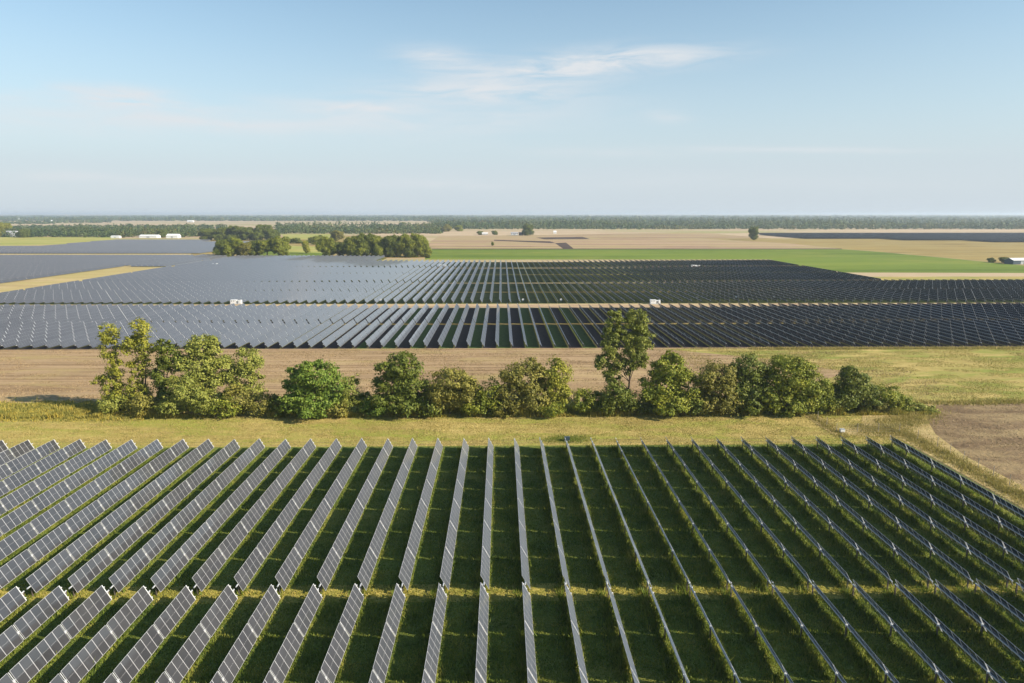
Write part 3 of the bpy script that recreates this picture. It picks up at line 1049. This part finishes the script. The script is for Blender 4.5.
for nm, bp, lob, lm, label, cat, pa, leaf, airy, stems in hedge:
    base, lobes = lobes_from_pixels(bp[0], bp[1], lob)
    make_tree(nm, base, lobes, lm, label, cat, GT, pa, leaf, airy, 0.22 if cat == 'tree' else 0.08, stems)

# distant single trees and the two tree clumps beyond the far solar field
FT = []
for k, (x, t, hw) in enumerate([(225, 240, 8), (239, 239, 8), (254, 241, 8), (267, 239.5, 7), (281, 238, 8)]):
    FT.append((x, 256.6, t, hw, 'lf_dark' if k in (0, 2) else 'lf_mid', ordinal(k + 1) + ' tree of the front clump, counted from the distant panels', 'trees of the clump behind the silvery rows'))
for k, (x, t, hw) in enumerate([(208, 229.5, 7), (221, 228, 7.5), (236, 226.5, 8), (250, 228, 7.5), (262, 225.5, 7.5), (272, 229, 6)]):
    FT.append((x, 240.2, t, hw, 'lf_dark', ordinal(k + 1) + ' tree of the back clump, counted from the distant panels', 'trees of the clump behind the silvery rows'))
for k, (x, t, hw) in enumerate([(327, 236.5, 8), (341, 243, 7), (354, 237.5, 8), (367, 235, 8.5), (378, 236.5, 8), (389, 237, 8), (397, 235.5, 7), (405, 234, 8), (416, 235, 8), (424, 238, 7)]):
    FT.append((x, 257.0, t, hw, 'lf_dark' if k in (1, 3, 5, 6) else 'lf_mid', ordinal(k + 1) + ' tree of the long dark clump, counted from the yellow sapling', 'trees of the long clump by the green crop'))
FT += [
    (306, 253.5, 240.5, 3.2, 'lf_yellow', 'small yellow sapling alone between two tree clumps', None),
    (297, 243.5, 238.5, 4.5, 'lf_dark', 'small dark hedge tree behind the yellow patch', None),
    (312, 243.0, 237.5, 4.5, 'lf_dark', 'dark hedge tree just behind the yellow sapling', None),
    (527.5, 235.5, 224.5, 4.0, 'lf_dark', 'large dark tree sheltering the small farmhouse', None),
    (481, 234.8, 231.3, 3.0, 'lf_dark', 'first low round tree on the farm lane', None),
    (494, 234.8, 231.0, 2.6, 'lf_dark', 'second low round tree on the farm lane', None),
    (753, 240.0, 227.0, 3.7, 'lf_dark', 'lone dark tree at the tip of the far solar field', None),
    (991, 262.5, 258.0, 3.0, 'lf_dark', 'small dark tree beside the white roofed barn', None),
    (1004, 263.0, 257.5, 3.8, 'lf_dark', 'dark bushy tree against the barn wall', None),
    (163, 237.5, 230.0, 4.0, 'lf_dark', 'dark tree between two white farm sheds', None),
    (4, 236.5, 223.0, 7, 'lf_yellow', 'golden tree beside the grey roofed farmhouse', None),
    (24, 237.5, 229.0, 5, 'lf_dark', 'dark tree on the wood side of the farmhouse', None),
    (288, 243.5, 237.0, 4.5, 'lf_mid', 'round hedge tree beside the front clump, above the yellow patch', None),
    (318, 244.5, 236.0, 5.0, 'lf_mid', 'olive hedge tree joining the long dark clump from behind', None),
    (336, 241.5, 231.5, 5.5, 'lf_olive', 'tall olive tree behind the first tree of the long clump', None),
    (246, 256.9, 243.5, 6.0, 'lf_olive', 'olive tree filling the middle of the front clump', None),
    (231, 256.9, 245.0, 6.0, 'lf_mid', 'low green tree filling the front clump near the panels', None),
    (361, 257.2, 243.0, 6.5, 'lf_mid', 'low green tree filling the long clump', None),
    (410, 257.2, 244.0, 6.0, 'lf_dark', 'low dark tree at the crop end of the long clump', None),
    (445, 231.6, 224.5, 4.5, 'lf_olive', 'olive tree standing out from the forest edge at its tip', None),
    (458, 231.2, 225.5, 4.0, 'lf_mid', 'second smaller tree standing out from the forest tip', None),
    (492.5, 245.6, 241.8, 1.0, 'lf_dark', 'tiny dark shrub alone in the tan field', None),
]
for x, yb, yt, hw, lm, label, grp in FT:
    bx, by = G(x, yb)
    zc = zdepth(yb)
    k = F / zc
    h, r = (yb - yt) / (k * 0.985), hw / k
    lobes = []
    r *= 1.38
    for q in range(12):
        a = rng.uniform(0, 2 * pi)
        rr = r * rng.uniform(0.35, 0.6)
        off = r * rng.uniform(0.25, 0.65)
        zz = h * rng.uniform(0.16, 0.82)
        lobes.append(((cos(a) * off, sin(a) * off, zz), (rr, rr, min(rr * 1.2, h * 0.26))))
    lobes.append(((rng.normal(0, 0.15) * r, 0, h * 0.8), (r * 0.5, r * 0.5, h * 0.2)))
    sc_leaf = max(0.35, 0.36 / k)
    make_tree('tree', (bx, by), lobes, lm, label, 'tree', grp, 0.95 / sc_leaf ** 2, sc_leaf, 0.0, 0.35 + r * 0.02)


def wood(name, x0f, x1f, zs, hgt, label, leaf_k=0.9, dens=1.0, m='lf_far'):
    """a far wood: many leafy crowns merged into one mass. zs: list of distances, x0f/x1f: edges in pixels"""
    P, Nn, Sz = [], [], []
    for zc in zs:
        k = F / zc
        rpx = max(2.0, 5.0 * k)
        x = x0f(zc) if callable(x0f) else x0f
        xe = x1f(zc) if callable(x1f) else x1f
        while x < xe:
            r = rpx / k * rng.uniform(0.7, 1.3)
            h = hgt * rng.uniform(0.55, 1.15)
            xc, yf = (x - 512) / F * zc, zc * (1 + rng.normal(0, 0.012))
            X, Y = xc * cos(YAW) + yf * sin(YAW), yf * cos(YAW) - xc * sin(YAW)
            h *= 0.5 + 0.95 * float(value_noise(np.array([X + 20000.0]), np.array([Y * 2.0]), 260.0, 41)[0])
            n = int(44 * dens)
            d_ = unit(rng.normal(size=(n, 3)))
            rad = rng.uniform(0.7, 1.05, n)[:, None]
            rz = h * 0.52
            e_ = d_.copy()
            e_[:, 2] = np.sign(e_[:, 2]) * np.abs(e_[:, 2]) ** np.where(e_[:, 2] > 0, 1.0, 0.5)
            p = np.array([X, Y, h - rz]) + e_ * rad * np.array([r, r, rz])
            k2 = p[:, 2] > 0.2
            P.append(p[k2])
            Nn.append(unit(d_[k2] + rng.normal(size=(k2.sum(), 3)) * 0.35))
            Sz.append(np.full(k2.sum(), r * 0.34 * leaf_k) * rng.uniform(0.7, 1.3, k2.sum()))
            x += rpx * rng.uniform(0.7, 1.5)
    P, Nn, Sz = np.concatenate(P), np.concatenate(Nn), np.concatenate(Sz)
    me = fast_mesh(name, leaf_quads(P, Nn, Sz), 4, [M[m]])
    o = link(name, me)
    tag(o, label, 'woodland', None, 'stuff')
    print(name, len(P))


geo = lambda a, b, n: [a * (b / a) ** (i / (n - 1)) for i in range(n)]
wood('woodland', -30, 196, geo(1390, 1500, 4) + geo(1560, 2250, 7), 14, 'mixed green wood behind the hay field')
wood('woodland', 180, 232, geo(1900, 2300, 4), 13, 'strip of wood behind the back tree clump')
wood('woodland', 282, 442, geo(1640, 1780, 4) + geo(1850, 2300, 5), 18, 'tall wood behind the long tree clump')
wood('woodland', lambda z: 438 - (z - 2150) * 0.004, 1075, geo(2140, 2600, 7) + geo(2750, 13000, 20), 21, 'wide dark forest along the horizon')
wood('woodland', -50, 455, geo(4700, 13000, 13), 20, 'bluish wood line on the far horizon')
wood('woodland', 64, 112, geo(3700, 4300, 3), 18, 'small dark wood island in the tan fields')
wood('woodland', -40, 60, geo(3300, 3600, 2), 10, 'thin hedges in the tan fields')


# ------------------------------------------------------------------ grasses
def blades(name, pts, hgt, wid, m, label, z0=0.06, lean=0.35):
    n = len(pts)
    a = rng.uniform(0, 2 * pi, n)
    dx, dy = np.cos(a), np.sin(a)
    h = hgt * rng.uniform(0.5, 1.3, n)
    wv = wid * rng.uniform(0.6, 1.4, n)
    lx, ly = rng.normal(0, lean, n) * h, rng.normal(0, lean, n) * h
    zz = np.full(n, z0)
    p0 = np.stack([pts[:, 0] - dx * wv, pts[:, 1] - dy * wv, zz], 1)
    p1 = np.stack([pts[:, 0] + dx * wv, pts[:, 1] + dy * wv, zz], 1)
    p2 = np.stack([pts[:, 0] + lx, pts[:, 1] + ly, zz + h], 1)
    me = fast_mesh(name, np.stack([p0, p1, p2], 1).reshape(-1, 3), 3, [M[m]])
    o = link(name, me)
    tag(o, label, 'grass', None, 'stuff')
    return o


def near_grass():
    n = 560000
    # only the part of the near field that lies in front of the camera, a little wider than its view
    y = 50 + 78.0 * rng.random(n) ** 1.1
    x = rng.uniform(-1, 1, n) * (0.78 * y + 8) + 2
    k = (x < 81) & (x > -105)
    x, y = x[k], y[k]
    ph = np.abs(((x - R0) / S + 0.5) % 1.0 - 0.5) * S
    nz = value_noise(x, y, 1.7, 3) * 0.6 + value_noise(x, y, 6.0, 4) * 0.6
    h = 0.07 + 0.30 * nz ** 1.6
    under = np.exp(-(((x - R0 + 0.35) / S + 0.5) % 1.0 - 0.5) ** 2 * S * S / 0.5)
    h = h * (1 + 2.6 * under * value_noise(x, y, 1.1, 9))
    h *= 1 - 0.8 * np.exp(-((y - 76.3) / 1.5) ** 4)
    return blades('grass', np.stack([x, y], 1), h, 0.06, 'blades', 'tufted grass growing between the near solar rows')


near_grass()
# drier unmown growth on the walkway between the two halves of the near field and under the rows
n = 16000
xs, ys = rng.uniform(-75, 81, n), 76.3 + rng.normal(0, 0.95, n)
blades('walkway_grass', np.stack([xs, ys], 1), 0.10 + 0.22 * value_noise(xs, ys, 1.6, 25), 0.07, 'gapblades', 'yellow grass on the sunlit gap across the solar rows')
n = 130000
ys = 50 + 79 * rng.random(n)
ii = rng.integers(-21, 16, n)
xs = R0 + ii * S - 0.55 + rng.normal(0, 0.55, n)
k = (np.abs(xs) < 0.78 * ys + 8) & (value_noise(xs, ys, 1.3, 31) > 0.28)
blades('rank_grass', np.stack([xs, ys], 1)[k], (0.2 + 0.95 * value_noise(xs, ys, 0.9, 33))[k], 0.07, 'rankblades', 'rank green growth along the foot of the near solar rows')
n = 150000
xs, ys = rng.uniform(-150, 88, n), rng.uniform(129.8, 152, n)
hh = 0.07 + 0.16 * value_noise(xs, ys, 2.5, 5)
blades('grass', np.stack([xs, ys], 1), hh, 0.06, 'dryblades', 'short dry grass on the mown strip', 0.045)

n = 2600
a, q_ = rng.uniform(0, 2 * pi, n), np.sqrt(rng.random(n))
cx, cy = G(567, 440)
blades('lush_grass', np.stack([cx + rng.normal(0, 2.6, n), cy + 0.4 + rng.normal(0, 1.3, n)], 1), rng.uniform(0.1, 0.35, n), 0.06, 'rankblades', 'lush green grass around the small blue cabinet', 0.045)
n = 150000
x, y = rng.uniform(-185, 120, n), rng.uniform(164, 230.5, n)
nz = value_noise(x * 0.12, y, 1.6, 51) * 0.6 + value_noise(x, y, 5.0, 52) * 0.5
k = nz > 0.5
blades('stubble_tufts', np.stack([x, y], 1)[k], (0.05 + 0.28 * (nz - 0.3))[k], 0.09, 'strawblades', 'straw tufts left standing on the stubble field', 0.025, 0.4)
n = 130000
x, y = rng.uniform(45, 245, n), rng.uniform(160, 231, n)
nz = value_noise(x * 0.4, y, 3.0, 61) * 0.6 + value_noise(x, y, 9.0, 62) * 0.5
k = (nz > 0.42) & (x > 50 + 0.9 * (y - 160) * 0)
k &= ~((y < 163) & (x > 98)) & (x > 62 + rng.normal(0, 6, n))
blades('pasture_grass', np.stack([x, y], 1)[k], (0.05 + 0.4 * (nz - 0.3))[k], 0.10, 'dryblades', 'rough grass of the pasture behind the hedgerow', 0.035, 0.35)
n = 16000
x, y = rng.uniform(85, 300, n), 228.3 + rng.normal(0, 0.9, n)
blades('margin_grass', np.stack([x, y], 1), rng.uniform(0.3, 0.8, n), 0.10, 'dryblades', 'tall rough grass margin along the dark middle rows', 0.035, 0.3)
n = 16000
x, y = rng.uniform(98, 230, n), 159.5 + rng.normal(0, 1.1, n) + 1.5 * value_noise(rng.uniform(0, 200, n), rng.uniform(0, 9, n), 6.0, 75)
y += 1.2 * np.sin(x * 0.21) * value_noise(x, y, 7.0, 77)
blades('margin_grass', np.stack([x, y], 1), rng.uniform(0.2, 0.7, n), 0.10, 'dryblades', 'ragged grass margin between ploughed soil and pasture', 0.06, 0.3)
n = 30000
x, y = rng.uniform(88, 190, n), rng.uniform(60, 159, n)
nz = value_noise(x, y, 2.0, 71) * 0.5 + value_noise(x, y, 11.0, 72) * 0.6
k = nz > 0.62
blades('soil_litter', np.stack([x, y], 1)[k], rng.uniform(0.04, 0.16, n)[k], 0.12, 'strawblades', 'straw litter and weeds on the ploughed soil', 0.07, 0.8)
# verge and weeds
P = []
n = 24000
y = rng.uniform(40, 138, n)
P.append(np.stack([84.8 + rng.normal(0, 1.3, n), y], 1))
n = 2600
P.append(np.stack([71 + rng.normal(0, 0.8, n), rng.uniform(134, 156, n)], 1))
n = 11000
t = rng.random(n)
P.append(np.stack([77 + 24 * t + rng.normal(0, 2.0, n), 138 + 18 * t ** 1.5 + rng.normal(0, 2.2, n)], 1))
P = np.concatenate(P)
blades('tall_grass', P, 0.2 + 0.5 * value_noise(P[:, 0], P[:, 1], 2.0, 6), 0.06, 'dryblades', 'tall straw coloured grass along the fence', 0.07)

n = 90000
x = rng.uniform(-150, 100, n)
y = 149.5 + rng.gamma(2.0, 1.6, n)
hw = 0.3 + 2.0 * value_noise(x, y, 3.5, 8) ** 2
k = (value_noise(x, y, 7.0, 12) > 0.33) | (x < -78)
blades('weeds', np.stack([x, y], 1)[k], hw[k], 0.10, 'weeds', 'yellow green weeds at the foot of the hedgerow', 0.045, 0.25)
n = 40000
x = rng.uniform(-155, -80, n)
y = 148.5 + 15.5 * rng.random(n) + rng.normal(0, 0.8, n)
nz = value_noise(x, y, 2.6, 18) * 0.6 + value_noise(x, y, 9.0, 19) * 0.5
hw = 0.12 + 1.1 * np.clip(nz - 0.3, 0, 1) ** 1.3
k = nz > 0.34
blades('goldenrod', np.stack([x, y], 1)[k], hw[k], 0.10, 'weeds', 'goldenrod and rough grass past the slim yellow tree', 0.045, 0.25)


# ------------------------------------------------------------------ fence along the verge
def fence():
    pts = [(86.3, 42.0), (86.3, 128.0), (84.0, 137.2), (70.8, 137.6), (70.8, 155.0)]
    root = empty('wire_fence', (pts[0][0], pts[0][1], 0))
    tag(root, 'thin wire fence between the solar rows and ploughed field', 'fence')
    q = MB()
    q.tube([(0, 0, -0.2), (0, 0, 2.05)], [0.05, 0.045], 6)
    pm = q.mesh('fence_post', [M['wood_post']])
    ox, oy = pts[0]
    wire = MB()
    for (ax, ay), (bx, by) in zip(pts, pts[1:]):
        L = math.hypot(bx - ax, by - ay)
        kk = max(1, int(round(L / 4.0)))
        for i in range(kk):
            t_ = i / kk
            link('fence_post', pm, root, (ax + (bx - ax) * t_ - ox, ay + (by - ay) * t_ - oy, 0.07))
        for hz in (0.3, 0.7, 1.1, 1.5, 1.9):
            wire.tube([(ax - ox, ay - oy, hz), (bx - ox, by - oy, hz)], [0.006, 0.006], 4)
    wire.build('wire', M['wire'], root)


fence()


# ------------------------------------------------------------------ equipment
def cabinet():
    x, y = G(567, 441.5)
    root = empty('equipment_cabinet', (x, y, 0.05))
    root.scale = (0.85, 0.85, 0.85)
    tag(root, 'small blue grey cabinet on a stand at a row end', 'electrical cabinet')
    q = MB(); q.box(-0.6, 0.6, -0.35, 0.35, 0.4, 1.05); q.box(-0.66, 0.66, -0.4, 0.4, 1.052, 1.12); q.build('cabinet_body', M['blue_paint'], root)
    q = MB(); q.box(-0.5, -0.02, -0.352 - 0.02, -0.352, 0.46, 1.0); q.build('door', M['blue_paint'], root)
    for sx in (-0.5, 0.5):
        q = MB(); q.box(sx - 0.05, sx + 0.05, -0.25, 0.25, 0.0, 0.398); q.build('leg', M['steel'], root)
    return root


cabinet()


def inverter(px, py, label, wid=7.5):
    x, y = G(px, py)
    root = empty('inverter_station', (x, y, 0.05))
    tag(root, label, 'inverter station', 'white inverter stations of the solar fields')
    root.scale = (1.0, 1.0, 0.78)
    h = wid / 2
    q = MB(); q.box(-h - 0.2, h + 0.2, -1.3, 1.3, 0.0, 0.45); q.build('plinth', M['concrete'], root)
    q = MB(); q.box(-h, h * 0.15, -1.1, 1.1, 0.452, 2.75); q.box(-h - 0.06, h * 0.15 + 0.06, -1.16, 1.16, 2.752, 2.84); q.build('container', M['white_paint'], root)
    q = MB(); q.box(h * 0.22, h * 0.62, -0.9, 0.9, 0.452, 2.5); q.build('transformer', M['white_paint'], root)
    q = MB()
    for i in range(5):
        q.box(h * 0.26 + i * h * 0.07, h * 0.28 + i * h * 0.07, -1.15, -0.903, 0.8, 2.2)
    q.build('cooling_fins', M['grey_paint'], root)
    q = MB(); q.box(h * 0.68, h, -0.8, 0.8, 0.452, 2.7); q.build('switch_cabinet', M['white_paint'], root)
    for dx in (-h * 0.75, -h * 0.3):
        q = MB(); q.box(dx - 0.45, dx + 0.45, -1.13, -1.102, 0.6, 2.6); dd = q.build('door', M['white_paint'], root)
        q = MB(); q.box(dx - 0.25, dx + 0.25, -1.15, -1.132, 1.9, 2.4); q.build('vent_grille', M['dark_grille'], dd)


inverter(655, 304.1, 'white inverter station on the dirt road behind the poplar', 5.2)
inverter(236.5, 304.1, 'white inverter station on the dirt road among silvery rows', 5.4)
inverter(443, 267.3, 'small white inverter station where silver rows turn striped', 6.0)
inverter(217, 266.0, 'small white inverter station before the front tree clump', 7.5)
inverter(695.5, 267.6, 'small white inverter station among far dark blue rows', 7.5)
inverter(129, 244.3, 'tiny white inverter station in the far corner array', 10)
inverter(862, 234.8, 'tiny pale inverter station in the far dark array', 10)
inverter(986, 235.3, 'tiny pale inverter station toward the end of the far dark array', 10)


def small_box(px, py, label):
    x, y = G(px, py)
    root = empty('combiner_box', (x, y, 0.05))
    tag(root, label, 'combiner box', 'combiner boxes along the dirt road')
    q = MB(); q.box(-0.06, 0.06, -0.06, 0.06, 0, 0.7); q.build('stand', M['steel'], root)
    q = MB(); q.box(-0.5, 0.5, -0.22, 0.22, 0.7, 1.6); q.build('box_body', M['white_paint'], root)
    q = MB(); q.box(-0.55, 0.55, -0.27, 0.27, 1.602, 1.66); q.build('lid', M['white_paint'], root)


for px, py, lb in ((330, 302, 'white combiner box on the road near the silvery fan of rows'), (381, 302.2, 'white combiner box on the road where silver rows spread'),
                   (523, 302, 'white combiner box on the road at the edge-on rows'), (561, 302, 'white combiner box on the road before the poplar'),
                   (697, 300.2, 'white combiner box on the road just past the inverter'), (736, 299.2, 'white combiner box on the road second past the inverter'),
                   (774, 299.0, 'white combiner box on the road third past the inverter'), (812, 298.5, 'white combiner box on the road fourth past the inverter'),
                   (925, 298.5, 'white combiner box on the road below the white roofed barn'), (104, 301, 'white combiner box on the road above the slim yellow tree')):
    small_box(px, py, lb)

# small white box by the fence corner
x, y = G(842, 433)
root = empty('meter_box', (x, y, 0.05))
tag(root, 'small white meter box in dry grass near the fence corner', 'meter box')
q = MB(); q.box(-0.45, 0.45, -0.3, 0.3, 0.25, 0.8); q.build('box_body', M['white_paint'], root)
q = MB(); q.box(-0.5, 0.5, -0.35, 0.35, 0.802, 0.86); q.build('lid', M['grey_paint'], root)
q = MB(); q.box(-0.3, 0.3, -0.2, 0.2, 0.0, 0.248); q.build('plinth', M['concrete'], root)


# ------------------------------------------------------------------ farm buildings
def shed(name, px, py, wid, dep, wall_h, roof_h, wall_m, roof_m, label, cat='barn', rz=0.0, windows=0):
    x, y = G(px, py)
    root = empty(name, (x, y, 0.05), rz)
    tag(root, label, cat)
    q = MB(); q.box(-wid / 2, wid / 2, 0, dep, 0, wall_h)
    q.add([(-wid / 2, 0, wall_h + 0.003), (-wid / 2, dep, wall_h + 0.003), (-wid / 2, dep / 2, wall_h + roof_h), (wid / 2, 0, wall_h + 0.003), (wid / 2, dep, wall_h + 0.003), (wid / 2, dep / 2, wall_h + roof_h)],
          [(0, 1, 2), (3, 5, 4), (0, 2, 5, 3), (1, 4, 5, 2), (0, 3, 4, 1)])
    q.build('wall', M[wall_m], root)
    o_ = 0.4
    q = MB()
    for s_ in (0, 1):
        e = -o_ if s_ == 0 else dep + o_
        zz = wall_h - o_ * roof_h / (dep / 2)
        a = [(-wid / 2 - o_, e, zz + 0.05), (wid / 2 + o_, e, zz + 0.05), (wid / 2 + o_, dep / 2, wall_h + roof_h + 0.05), (-wid / 2 - o_, dep / 2, wall_h + roof_h + 0.05)]
        b = [(p[0], p[1], p[2] + 0.18) for p in a]
        q.add(a + b, [(0, 1, 2, 3), (4, 7, 6, 5), (0, 4, 5, 1), (1, 5, 6, 2), (2, 6, 7, 3), (3, 7, 4, 0)])
    q.build('roof', M[roof_m], root)
    q = MB(); q.box(-wid * 0.08, wid * 0.08, -0.06, -0.003, 0, wall_h * 0.75); q.build('door', M['grey_paint'], root)
    for i in range(windows):
        u = -wid * 0.4 + wid * 0.8 * i / max(1, windows - 1)
        if abs(u) < wid * 0.12:
            continue
        q = MB(); q.box(u - 0.7, u + 0.7, -0.06, -0.003, wall_h * 0.45, wall_h * 0.8); q.build('window', M['dark_grille'], root)
    return root


shed('farmhouse', 11, 237.0, 20, 14, 6, 6, 'white_paint', 'roof', 'white farmhouse with grey roof at the wood edge', 'house', 0.2, 4)
shed('shed', 115, 238.2, 16, 8, 3.2, 1.4, 'white_paint', 'white_paint', 'long low white shed at the end of the wood', 'shed')
shed('barn', 148, 238.0, 34, 16, 3.8, 2.2, 'white_paint', 'white_paint', 'long white barn before the dark farmyard tree', 'barn')
shed('barn', 172, 238.2, 22, 14, 4.6, 3.2, 'white_paint', 'white_paint', 'taller white barn past the dark farmyard tree', 'barn')
shed('barn', 1022, 264.4, 18, 10, 3.6, 1.8, 'blue_paint', 'white_paint', 'blue grey barn with white roof beyond the green crop', 'barn', 0.1)
shed('farmhouse', 514.5, 235.2, 16, 9, 4.0, 2.4, 'white_paint', 'roof', 'pale farmhouse in front of the large dark tree', 'house', 0, 4)
shed('shed', 521, 235.4, 9, 7, 4.0, 2.6, 'red_roof', 'red_roof', 'dark brown shed between the farmhouse and tree', 'shed')
shed('shed', 485, 235.0, 13, 7, 3.2, 2, 'concrete', 'white_paint', 'pale shed between two low round farm trees', 'shed')
shed('shed', 555, 233.6, 7, 7, 4, 2.5, 'white_paint', 'white_paint', 'tiny white shed alone in the pale field', 'shed')
shed('shed', 48, 221.9, 40, 18, 7, 4, 'white_paint', 'white_paint', 'white shed far out in the tan fields', 'shed')
shed('shed', 17, 219.9, 60, 25, 8, 5, 'white_paint', 'white_paint', 'pale shed on the far skyline near the wood island', 'shed')
shed('shed', 190, 222.2, 34, 16, 7, 4, 'white_paint', 'white_paint', 'small white shed beyond the barns in tan fields', 'shed')

# ------------------------------------------------------------------ air
mb = MB()
mb.box(-16000, 16000, -400, 15000, -1.0, 62.0)
hz = mb.build('haze', None or simple('haze_tmp', (1, 1, 1)))
hz.data.materials.clear()
hm = bpy.data.materials.new('haze_air')
hm.use_nodes = True
hm.node_tree.nodes.clear()
g = N(hm.node_tree)
o = g.new('ShaderNodeOutputMaterial')
pv = g.new('ShaderNodeVolumePrincipled')
pv.inputs['Color'].default_value = (0.76, 0.88, 1.0, 1)
pv.inputs['Density'].default_value = 0.95e-4
pv.inputs['Anisotropy'].default_value = 0.2
hm.node_tree.links.new(pv.outputs[0], o.inputs['Volume'])
hm.cycles.homogeneous_volume = True
hz.data.materials.append(hm)
tag(hz, 'thin pale morning haze lying over the farmland', 'haze', None, 'stuff')

sc.cycles.max_bounces = 5
sc.cycles.diffuse_bounces = 2
sc.cycles.glossy_bounces = 2
sc.cycles.transmission_bounces = 2
sc.cycles.volume_bounces = 0
sc.cycles.transparent_max_bounces = 4
sc.cycles.use_denoising = True
sc.render.film_transparent = False
